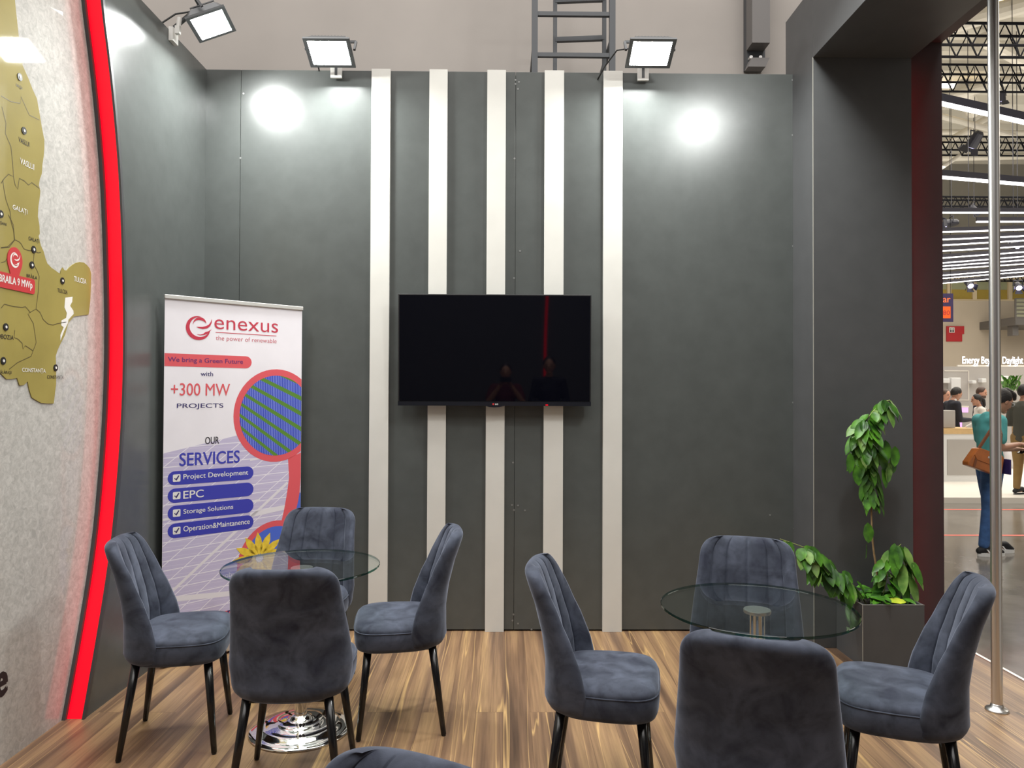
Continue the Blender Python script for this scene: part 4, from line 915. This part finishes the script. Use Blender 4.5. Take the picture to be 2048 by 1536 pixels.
# stand across the aisle
t = struct(empty('trim_11', (0, 0, 0))); b = new(); box(b, 4, 30, onZ(1960, 1007, HZ).y, 29, HZ, HZ+.09); o = link('platform', b, G['plat'], t); o['kind'] = 'structure'
Y = 17.0; p0, p1 = sky(1885, 818, Y), sky(1885, 733, Y)
dw = tag(empty('display_wall', (0, Y, 0)), 'grey display wall with white device boxes under the lit lettering', 'display wall')
b = new(); box(b, p0.x-3, p0.x+8, 0, .2, HZ+.09, p1.z); link('panel', b, G['stand'], dw)
b = new(); a, c = sign_at(Y, 1889, 1937, 742, 800)
for z in (a.z, c.z): box(b, a.x, c.x, -.008, 0, z-.008, z+.008)
box(b, c.x-.008, c.x+.008, -.008, 0, a.z, c.z); link('outline_trim', b, G['plat'], dw)
for (x0, x1, y0, y1), lab in (((1887, 1900, 757, 766), 0), ((1903, 1922, 755.5, 783), 1), ((1945, 1953, 761, 767), 2), ((1964, 1973, 757, 765), 3), ((2002, 2018, 752, 766), 4)):
    a, c = sign_at(Y-.15, x0, x1, y0, y1); b = new(); box(b, a.x, c.x, 0, .149, a.z, c.z)
    o = link('wall_device', b, G['wcount'], None, bevel=.012); o.location = (0, Y-.15, 0)
    tag(o, ['small white device box beside the portal slab on the display wall', 'tall white device box behind the man in the navy suit', 'small round-edged white device between the two boxes', 'white device above the bearded man', 'wide white device right of the steel pole'][lab], 'device', 'white devices on the display wall')
ls_ = tag(empty('lit_lettering', (0, Y+.02, 0)), 'glowing white sign lettering above the grey display wall', 'sign')
b = new(); p = sky(1925, 731.5, Y); p2 = sky(2046, 728, Y)
letters(b, 'Energy Beyond Daylight', Vector((p.x, 0, p.z)), LU, VZ, LN, p2.x-p.x, sky(1925, 713, Y).z-p.z, .004, 'l', .02); link('letters', b, G['lit'], ls_)
b = new(); box(b, p.x-.1, p2.x+.1, 0, .04, p1.z-.03, p.z+.02); link('mounting_rail', b, G['plat'], ls_)
# counters
def cab(name, Y, x0, x1, ytop, ybot, dep, mtop, mbody, lab, toph=.09):
    z1 = sky((x0+x1)/2, ytop, Y).z; a, c = sky(x0, ytop, Y), sky(x1, ytop, Y); z0 = HZ+.09
    t = tag(empty(name, (a.x, Y, z0)), lab, 'counter'); w = c.x-a.x
    b = new(); box(b, .01, w-.01, .01, dep-.01, 0, z1-z0-toph); link('body', b, G[mbody], t)
    b = new(); box(b, 0, w, 0, dep, z1-z0-toph, z1-z0); link('worktop', b, G[mtop], t)
    b = new(); box(b, w*.25, w*.92, .0, .0095, .12, z1-z0-toph-.1); link('front_panel', b, G['stand'], t)
    return t
cab('reception_counter', 13.4, 1872, 1962, 857, 943, .7, 'woodt', 'wcount', 'white reception counter with light wood top behind the orange bag', .10)
cab('demonstration_counter', 15.1, 1920, 1938, 812, 900, .35, 'plat', 'pink', 'small pink-lit counter between the suited man and the white jacket', .03)
a = sky(1874, 857, 13.5); c = sky(1911, 822, 13.5); b = new(); box(b, a.x, c.x, 0, .25, 0, c.z-a.z); o = link('display_box', b, G['stand'], bevel=.01); o.location = (0, 13.5, a.z+.012); tag(o, 'pale grey display box on the wooden counter top', 'display box')
b = new(); rr_ = random.Random(3)
p = sky(2024, 772, 16)
for k in range(60):
    a_ = rr_.random()*2*pi; leaf(b, Vector((rr_.uniform(-.12, .12), rr_.uniform(-.1, .1), rr_.uniform(-.15, .1))), Vector((cos(a_)*.5, sin(a_)*.5, 1)), Vector((cos(a_), -1, .2)), .22, .05, .2)
t = tag(empty('floor_plant', (p.x, 16, HZ+.09)), 'bushy green plant behind the man in the olive blazer', 'plant'); o = link('foliage', b, [G['leaf'], G['leaf2']], t); o.location = (0, 0, p.z-HZ-.09)
b = new(); lathe(b, [(0, 0), (.16, 0), (.2, .5), (.18, .5), (.17, .46), (0, .46)], 24); link('pot', b, G['wcount'], t, True)
b = new(); tube(b, [(0, 0, .45), (.01, 0, p.z-HZ-.2)], .012, 8); link('stem', b, G['bark'], t)

# ------------------------------------------------------------------ people
def skinned(pts, edges, vox=.013, smooth=5):
    """one continuous surface grown around a skeleton: overlapping ellipsoids along every bone, fused and smoothed"""
    b = bmesh.new()
    def r3(r): return r if isinstance(r, tuple) and len(r) == 3 else (r[0], r[1], (r[0]+r[1])/2) if isinstance(r, tuple) else (r, r, r)
    for i, j in edges:
        (p, ra), (q, rb) = pts[i], pts[j]; ra, rb = Vector(r3(ra)), Vector(r3(rb)); p, q = Vector(p), Vector(q)
        n = max(2, int((q-p).length/(min(*ra, *rb)*.45))+1)
        for k in range(n+1):
            f = k/n; c, r = p.lerp(q, f), ra.lerp(rb, f)
            bmesh.ops.create_icosphere(b, subdivisions=2, radius=1, matrix=Matrix.Translation(c) @ Matrix.Diagonal((*r, 1)))
    me = bpy.data.meshes.new('limb'); b.to_mesh(me); b.free()
    o = bpy.data.objects.new('limb', me); COL.objects.link(o)
    rm = o.modifiers.new('fuse', 'REMESH'); rm.mode = 'VOXEL'; rm.voxel_size = vox; rm.use_smooth_shade = True
    if smooth: sm = o.modifiers.new('soften', 'SMOOTH'); sm.iterations = smooth; sm.factor = .5
    bpy.context.view_layer.update()
    m2 = bpy.data.meshes.new_from_object(o.evaluated_get(bpy.context.evaluated_depsgraph_get()))
    bpy.data.objects.remove(o); bpy.data.meshes.remove(me); return m2
def addmesh(bm, me, mi=0):
    n0 = len(bm.faces); bm.from_mesh(me); bm.faces.ensure_lookup_table()
    for f in bm.faces[n0:]: f.material_index = mi
    bpy.data.meshes.remove(me)
def ellipsoid(bm, c, r, mi=0, fn=None, nu=24, nv=16, rot=None):
    rows = []
    for i in range(nv+1):
        a = pi*i/nv; row = []
        for k in range(nu):
            p = Vector((sin(a)*cos(2*pi*k/nu), sin(a)*sin(2*pi*k/nu), cos(a)))
            if fn: p = fn(p)
            p = Vector((p.x*r[0], p.y*r[1], p.z*r[2]))
            if rot: p = rot @ p
            row.append(bm.verts.new(Vector(c)+p))
        rows.append(row)
    for q, r2 in zip(rows, rows[1:]):
        for k in range(nu):
            f = bm.faces.new((q[k], r2[k], r2[(k+1) % nu], q[(k+1) % nu])); f.material_index = mi
def person(loc, face, H, label, J, top, bottom, hairm, hair='short', shoes='shoe', sleeve='long', shirtm=None, bow=15, glasses=False, hold=None, female=False, tilt=0):
    """local frame: faces +Y, feet on z=0, scaled to H; J overrides joints (unit height 1.70)"""
    K = H/1.70
    j = dict(pel=(0, 0, .93), waist=(0, -.005, 1.07), chest=(0, .0, 1.25), nb=(0, -.015, 1.415), neck=(0, .005, 1.475), hd=(0, .03, 1.585),
             shr=(.165, -.01, 1.375), elr=(.215, -.03, 1.10), wrr=(.20, .17, 1.00), shl=(-.165, -.01, 1.375), ell=(-.215, -.03, 1.10), wrl=(-.20, .17, 1.00),
             hr=(.085, 0, .88), kr=(.095, .02, .48), ar=(.095, -.02, .085), tr=(.10, .11, .035), hl=(-.085, 0, .88), kl=(-.095, .02, .48), al=(-.095, -.02, .085), tl=(-.10, .11, .035))
    j.update(J); P = {k: Vector(v)*K for k, v in j.items()}
    t = tag(empty('person', loc, radians(face-90)), label, 'person')
    sw = .9 if female else 1.0
    def torso(e, neck=True, legs=True, short=False, inner=1.0):
        pts, ed = [], []
        def add(p, r, fr=None):
            r = tuple(x*K*inner+e for x in r) if isinstance(r, tuple) else r*K*inner+e
            pts.append((p, r))
            if fr is not None: ed.append((fr, len(pts)-1))
            return len(pts)-1
        pe = add(P['pel'], (.150, .105, .09)); w_ = add(P['waist'], (.138*sw, .095, .08), pe); c_ = add(P['chest'], (.155*sw, .105, .10), w_); up = add(P['chest'].lerp(P['nb'], .6), (.140*sw, .085, .07), c_); nb = add(P['nb'], (.075, .058, .04), up)
        if neck: pts.append((P['neck'], .050*K)); ed.append((nb, len(pts)-1))
        for q in 'rl':
            sh = add(P['sh'+q], .058, up); el = P['el'+q]
            if short: add(P['sh'+q].lerp(el, .66), .057, sh)
            else:
                m1 = add(P['sh'+q].lerp(el, .5), .049, sh); ei = add(el, .042, m1)
                if e or inner == 1.0: pass
                pts.append((el.lerp(P['wr'+q], .35), .040*K+e)); ed.append((ei, len(pts)-1)); pts.append((P['wr'+q], .027*K+e)); ed.append((len(pts)-2, len(pts)-1))
        if legs:
            for q in 'rl':
                h = add(P['h'+q], .092, pe); m1 = add(P['h'+q].lerp(P['k'+q], .5), .076, h); k = add(P['k'+q], .056, m1); m2 = add(P['k'+q].lerp(P['a'+q], .35), .053, k); pts.append((P['a'+q], .036*K)); ed.append((m2, len(pts)-1))
        return pts, ed
    body = new(); addmesh(body, skinned(*torso(0, inner=.88)))
    for s in 'rl': addmesh(body, skinned([(P['a'+s], .034*K), (P['a'+s]+Vector((0, .02, -.03))*K, .030*K), (P['t'+s]+Vector((0, 0, .012))*K, .017*K)], [(0, 1), (1, 2)], .01, 3))
    # head
    hb = Matrix.Rotation(radians(-bow), 3, 'X') @ Matrix.Rotation(radians(tilt), 3, 'Z')
    def shape(p):
        q = p.copy()
        if p.z < -.1: k = 1-.28*min(1, (-p.z-.1)/.9); q.x *= k; q.y = q.y*k + .12*min(1, -p.z)
        if p.y > .8 and -.35 < p.z < .15: q.y += .0
        return q
    hc = P['hd']; ellipsoid(body, hc, (.076*K, .095*K, .118*K), 0, shape, rot=hb)
    def hp(x, y, z): return hc + hb @ (Vector((x, y, z))*K)
    def pr(bm, a, c, r0, r1, mi=0): tube(bm, [hp(*a), hp(*c)], [r0*K, r1*K], 8, True, mi)
    pr(body, (0, .086, .018), (0, .100, -.020), .008, .012); ellipsoid(body, hp(0, .098, -.024), (.015*K, .012*K, .010*K), 0, rot=hb, nu=10, nv=8)
    ellipsoid(body, hp(0, .062, -.086), (.030*K, .024*K, .024*K), 0, rot=hb, nu=10, nv=8)
    for s in (-1, 1):
        ellipsoid(body, hp(s*.031, .082, .005), (.012*K, .008*K, .007*K), 1, rot=hb, nu=10, nv=8)
        ellipsoid(body, hp(s*.074, -.005, -.005), (.009*K, .020*K, .030*K), 0, rot=hb, nu=10, nv=8)
        pr(body, (s*.016, .091, .026), (s*.048, .078, .026), .004, .003, 1)
    ellipsoid(body, hp(0, .086, -.056), (.022*K, .008*K, .006*K), 2, rot=hb, nu=12, nv=6)
    addmesh(body, skinned([(P['neck'], .046*K), (P['neck'].lerp(hc, .5), .046*K), (hc, .05*K)], [(0, 1), (1, 2)], .012, 3))
    # hands: palm and five fingers curled towards the middle
    for s in 'rl':
        w0 = P['wr'+s]; d = (w0-P['el'+s]).normalized(); sx = 1 if s == 'r' else -1
        side = Vector((0, 0, 1)).cross(d); side = side.normalized() if side.length > .1 else Vector((1, 0, 0)); dn = d.cross(side).normalized()
        if dn.z > 0: dn = -dn
        addmesh(body, skinned([(w0, .025*K)] + [(w0+d*.05*K+side*q*.017*K, .0155*K) for q in (-1.4, -.5, .5, 1.4)] + [(w0+d*.088*K+side*q*.0185*K, .0125*K) for q in (-1.5, -.5, .5, 1.5)], [(0, 1), (0, 2), (0, 3), (0, 4), (1, 5), (2, 6), (3, 7), (4, 8), (1, 2), (2, 3), (3, 4)], .007, 4))
        for k, ln in enumerate((.062, .074, .070, .056)):
            o0 = w0+d*.075*K+side*(k-1.5)*.019*K; l = ln*K
            tube(body, [o0, o0+d*l*.5+dn*l*.12, o0+d*l*.8+dn*l*.42, o0+d*l*.85+dn*l*.68, o0+d*l*.84+dn*l*.74], [.0098*K, .0092*K, .0085*K, .0072*K, .003*K], 8)
        tb = w0+d*.03*K-side*sx*.028*K; tube(body, [tb, tb+d*.03*K-side*sx*.022*K+dn*.01*K, tb+d*.056*K-side*sx*.018*K+dn*.02*K, tb+d*.062*K-side*sx*.016*K+dn*.022*K], [.0125*K, .0108*K, .0088*K, .003*K], 8)
    link('body', body, [G['skin'], G['hair'], G['lip']], t, True)
    # clothes
    sh = new(); pts, ed = torso(.010*K, neck=False, legs=False, short=(sleeve == 'short'))
    if sleeve == 'long': pts = [(p, r) for p, r in pts]
    pts.append((P['pel']+Vector((0, 0, -.06))*K, (.158*K, .115*K, .06*K))); ed.append((0, len(pts)-1))
    addmesh(sh, skinned(pts, ed)); link('top', sh, G[top], t, True)
    pa = new(); pts, ed = [(P['pel'], (.148*K, .106*K, .08*K))], []
    def add(p, r, fr): pts.append((p, r)); ed.append((fr, len(pts)-1)); return len(pts)-1
    for s in 'rl':
        h = add(P['h'+s], .108*K, 0); m1 = add(P['h'+s].lerp(P['k'+s], .5), .094*K, h); k = add(P['k'+s], .072*K, m1); m2 = add(P['k'+s].lerp(P['a'+s], .4), .064*K, k); add(P['a'+s]+Vector((0, 0, .03))*K, .052*K, m2)
    addmesh(pa, skinned(pts, ed)); link('trousers', pa, G[bottom], t, True)
    for s in 'rl':
        b = new(); a_, t_ = P['a'+s], P['t'+s]; d = (t_-a_); d.z = 0; d.normalize(); heel = a_-d*.055*K; toe = a_+d*.205*K
        addmesh(b, skinned([(Vector((heel.x, heel.y, .052*K))+d*.012*K, (.036*K, .038*K, .038*K)), (Vector((a_.x, a_.y, .075*K))+d*.02*K, (.042*K, .045*K, .045*K)), (a_.lerp(toe, .55)*1.0, (.046*K, .046*K, .034*K)), (Vector((toe.x, toe.y, .038*K))-d*.03*K, (.043*K, .040*K, .024*K))], [(0, 1), (1, 2), (2, 3)], .011, 4))
        for v in b.verts: v.co.z = max(v.co.z, .022*K)
        so = link('shoe', b, G['shoe'], t, True)
        b = new(); sd = Vector((-d.y, d.x, 0)); n = 22; ring_ = []
        for k in range(n):
            a = 2*pi*k/n; c_ = heel.lerp(toe, .5); ring_.append(Vector((c_.x, c_.y, 0))+d*(.142*K*cos(a))+sd*(.053*K*sin(a)*(1+.1*cos(a))))
        prism(b, ring_, Vector((0, 0, 0)), Vector((0, 0, .034*K if shoes == 'sneaker' else .012*K))); bmesh.ops.recalc_face_normals(b, faces=b.faces); link('sole', b, G['sole'] if shoes == 'sneaker' else G['shoe'], so)
        if shoes == 'sneaker':
            b = new(); 
            for q in (-.022, .008, .038):
                for s2 in (-1, 1):
                    o0 = Vector((a_.x, a_.y, 0))+d*(q+.03)*K+sd*s2*.046*K; b.faces.new([b.verts.new(o0+d*x*K+Vector((0, 0, z))*K+sd*s2*y*K) for x, z, y in ((0.02, .032, .004), (.035, .032, .004), (.008, .072, -.004), (-.007, .072, -.004))])
            o = link('stripes', b, G['sole'], so); sm = o.modifiers.new('t', 'SOLIDIFY'); sm.thickness = .006
    # hair
    h = new()
    def cap(p): 
        q = p.copy()
        if p.y > .25: q.y *= .86
        return q
    ellipsoid(h, hp(0, -.012, .022), (.084*K, .104*K, .112*K), 0, cap, rot=hb)
    # keep only the cap above a sloping hairline
    nrm_ = hb @ Vector((0, -.62, .78)); cut = hp(0, .078, .060)
    bmesh.ops.bisect_plane(h, geom=h.verts[:]+h.edges[:]+h.faces[:], plane_co=cut, plane_no=nrm_, clear_inner=True)
    if hair == 'ponytail': addmesh(h, skinned([(hp(0, -.09, .03), .035*K), (hp(0, -.135, -.02), .036*K), (hp(0, -.13, -.13), .032*K), (hp(0, -.10, -.22), .015*K)], [(0, 1), (1, 2), (2, 3)]))
    if hair == 'quiff': addmesh(h, skinned([(hp(0, .0, .105), .05*K), (hp(0, .07, .10), .045*K), (hp(0, .115, .075), .018*K)], [(0, 1), (1, 2)], .012, 3))
    link('hair', h, G[hairm], t, True)
    if hair == 'beard':
        b = new(); ellipsoid(b, hp(0, .045, -.075), (.062*K, .058*K, .045*K), 0, rot=hb); link('beard', b, G[hairm], t, True)
    if shirtm:
        b = new(); addmesh(b, skinned([(P['chest']+Vector((0, .095, .0))*K, .026*K), (P['nb']+Vector((0, .05, .0))*K, .034*K), (P['neck']+Vector((0, 0, -.02))*K, .057*K)], [(0, 1), (1, 2)])); link('shirt', b, G[shirtm], t, True)
    if glasses:
        b = new()
        for s in (-1, 1):
            for k in range(12):
                a0, a1 = 2*pi*k/12, 2*pi*(k+1)/12; tube(b, [hp(s*.033+.022*cos(a0), .098, .004+.018*sin(a0)), hp(s*.033+.022*cos(a1), .098, .004+.018*sin(a1))], .0022*K, 6)
            tube(b, [hp(s*.055, .096, .008), hp(s*.078, -.005, .01)], .002*K, 6)
        link('spectacles', b, G['lens2'], t)
    return t, P, hp
def floor_xy(px, Y): return lx(px, Y)
HZY = onZ(1980, 1108, HZ).y
# woman in teal with the tan bag; faces right, head bowed over a phone
wY = HZY; wx = floor_xy(1979, wY)
J = dict(nb=(0, -.01, 1.40), neck=(0, .055, 1.46), hd=(0, .135, 1.55), shr=(.16, -.015, 1.355), elr=(.20, -.05, 1.085), wrr=(.10, .21, 1.115), shl=(-.16, .0, 1.355), ell=(-.19, .06, 1.06), wrl=(-.04, .30, 1.06),
         hr=(.085, -.04, .87), kr=(.085, -.075, .47), ar=(.085, -.135, .085), tr=(.085, .0, .035), hl=(-.085, .03, .87), kl=(-.08, .065, .48), al=(-.075, .09, .085), tl=(-.07, .22, .035))
wt, WP, whp = person((wx, wY, HZ), 4, 1.73, 'person in teal top and blue jeans looking down at a phone behind the steel pole', J, 'teal', 'denim', 'hair', 'quiff', 'sneaker', 'short', bow=25, glasses=True, female=True)
KW = 1.73/1.70
def Wl(v): return wt.matrix_basis @ Vector(v)
bpy.context.view_layer.update()
# phone in the left hand
b = new(); box(b, -.038, .038, -.076, .076, -.0045, .0045); ph = link('phone', b, G['blk'], bevel=.004); tag(ph, 'dark phone held by the person in the teal top', 'phone')
b = new(); box(b, -.034, .034, -.070, .070, .0046, .0052); link('screen', b, G['screen'], ph)
ph.matrix_world = wt.matrix_basis @ Matrix.Translation(Vector((-.02, .40, 1.05))*KW) @ Matrix.Rotation(radians(25), 4, 'X')
# shoulder bag
bagm = wt.matrix_basis @ Matrix.Translation(Vector((.235, -.23, .965))*KW)
bg = tag(empty('shoulder_bag'), 'tan leather shoulder bag hanging from the person in the teal top', 'bag')
bg.matrix_world = bagm @ Matrix.Rotation(radians(-17), 4, 'X')
b = new(); prof = [(-.19, -.10), (.165, -.11), (.18, -.09), (.155, .08), (.13, .10), (-.11, .105), (-.14, .095), (-.20, -.07)]
prism(b, [Vector((0, y, z)) for y, z in prof], Vector((-.045, 0, 0)), Vector((.045, 0, 0))); bmesh.ops.recalc_face_normals(b, faces=b.faces)
o = link('bag_body', b, G['leather'], bg, bevel=.02)
b = new(); prism(b, [Vector((0, y, z)) for y, z in ((-.135, .10), (.13, .094), (.145, .02), (.11, -.03), (-.12, -.02), (-.16, .02))], Vector((.0455, 0, 0)), Vector((.053, 0, 0))); bmesh.ops.recalc_face_normals(b, faces=b.faces); link('flap', b, G['leather'], bg, bevel=.004)
b = new(); box(b, .053, .056, -.02, .02, .03, .05); link('buckle', b, G['steel'], bg)
for y in (-.13, .10):
    b = new(); box(b, .0455, .050, y-.012, y+.012, -.098, .08); link('side_strap', b, G['strap'], bg)
shw = wt.matrix_basis @ (Vector((.13, -.015, 1.437))*KW); iv = bg.matrix_world.inverted(); top_ = iv @ shw
b = new()
for y0 in (-.12, .12):
    pth = [Vector((.02, y0, .08)), Vector((.045, y0*.6, .25)).lerp(top_, .2), Vector((.05, y0*.3, .10)).lerp(top_, .72)+Vector((.02, 0, 0)), top_]
    for q, r in zip(pth, pth[1:]): bar(b, q, r, .022)
link('shoulder_strap', b, G['strap'], bg)
# brochure poking out of the bag
b = new(); box(b, -.008, .008, -.06, .06, -.09, .06); o = link('brochure', b, G['navy'], bevel=.002); o.matrix_world = bagm @ Matrix.Translation((.03, .20, -.04)) @ Matrix.Rotation(radians(90), 4, 'Z'); tag(o, 'navy brochure tucked beside the tan leather bag', 'brochure')
Z9 = HZ+.09
person((floor_xy(1905, 14.3), 14.3, Z9), 0, 1.72, 'person in a navy suit tapping a phone at the counter, beside the portal slab', dict(hd=(0, .075, 1.57), neck=(0, .02, 1.47), wrr=(.07, .30, 1.08), wrl=(-.05, .32, 1.08), elr=(.2, .02, 1.08)), 'suit', 'suit', 'hair', 'short', shirtm='shirtw', bow=22)
person((floor_xy(1958, 14.6), 14.6, Z9), 165, 1.58, 'person with a dark ponytail in a white jacket facing the suited man', dict(hd=(0, .05, 1.58)), 'jacket', 'suit', 'hair', 'ponytail', bow=8, female=True)
person((floor_xy(1960, 16.2), 16.2, Z9), -50, 1.74, 'bearded person in a dark suit behind the white jacket', {}, 'suit', 'suit', 'brown', 'beard', shirtm='shirtw', bow=14)
person((floor_xy(1889, 15.9), 15.9, Z9), -70, 1.68, 'person in a light shirt half hidden by the portal slab', {}, 'shirtw', 'khaki', 'brown', 'short', bow=5)
person((floor_xy(2046, 11.6), 11.6, Z9), 20, 1.72, 'person in an olive blazer and khaki trousers at the right edge', dict(wrr=(.05, .26, 1.12), wrl=(-.05, .28, 1.1)), 'olivej', 'khaki', 'hair', 'short', shirtm='shirtw', bow=10)

# ------------------------------------------------------------------ behind the camera: dark partition seen in the television's mirror
b = new(); box(b, -6, 6, -2.75, -2.6, HZ, 4.6); struct(link('wall_front', b, G['pillar']))
t = tag(empty('led_light_channel', (.66, -2.588, 0)), 'red LED light strip on the dark partition behind the camera', 'light')
b = new(); pts = [(.06*((z-1.6)/1.6)**2, z) for z in [.2+.15*k for k in range(24)]]
rows = [[b.verts.new((x-.022, 0, z)), b.verts.new((x+.022, 0, z))] for x, z in pts]
for q, r in zip(rows, rows[1:]): b.faces.new((q[0], r[0], r[1], q[1]))
o = link('diffuser', b, G['red'], t); sm = o.modifiers.new('t', 'SOLIDIFY'); sm.thickness = .01

# the photographer and a colleague, seen mirrored in the dark screen
pt, PP, php = person((.02, -.62, 0), 90, 1.63, 'person in a dark red dress holding up a phone, mirrored in the television', dict(elr=(.25, .10, 1.17), wrr=(.075, .27, 1.42), ell=(-.25, .10, 1.17), wrl=(-.075, .27, 1.42), hd=(0, .03, 1.60)), 'wine', 'wine', 'hair', 'short', bow=5, female=True, sleeve='short')
b = new(); box(b, -.045, .045, PP['chest'].y+.135, PP['chest'].y+.139, 1.02, 1.13); link('name_badge', b, G['wink'], pt)
b = new(); box(b, -.075, .075, -.004, .004, -.037, .037); o = link('phone', b, G['blk'], bevel=.004); o.location = (.02, -.24, 1.445); tag(o, 'phone held up by the person in the dark red dress, mirrored in the television', 'phone')
person((.62, -.75, 0), 95, 1.74, 'person in black with folded hands, mirrored in the television', dict(wrr=(.05, .20, 1.03), wrl=(-.04, .22, 1.02), elr=(.24, .0, 1.10), ell=(-.24, .0, 1.10)), 'suit', 'suit', 'hair', 'short', bow=6)
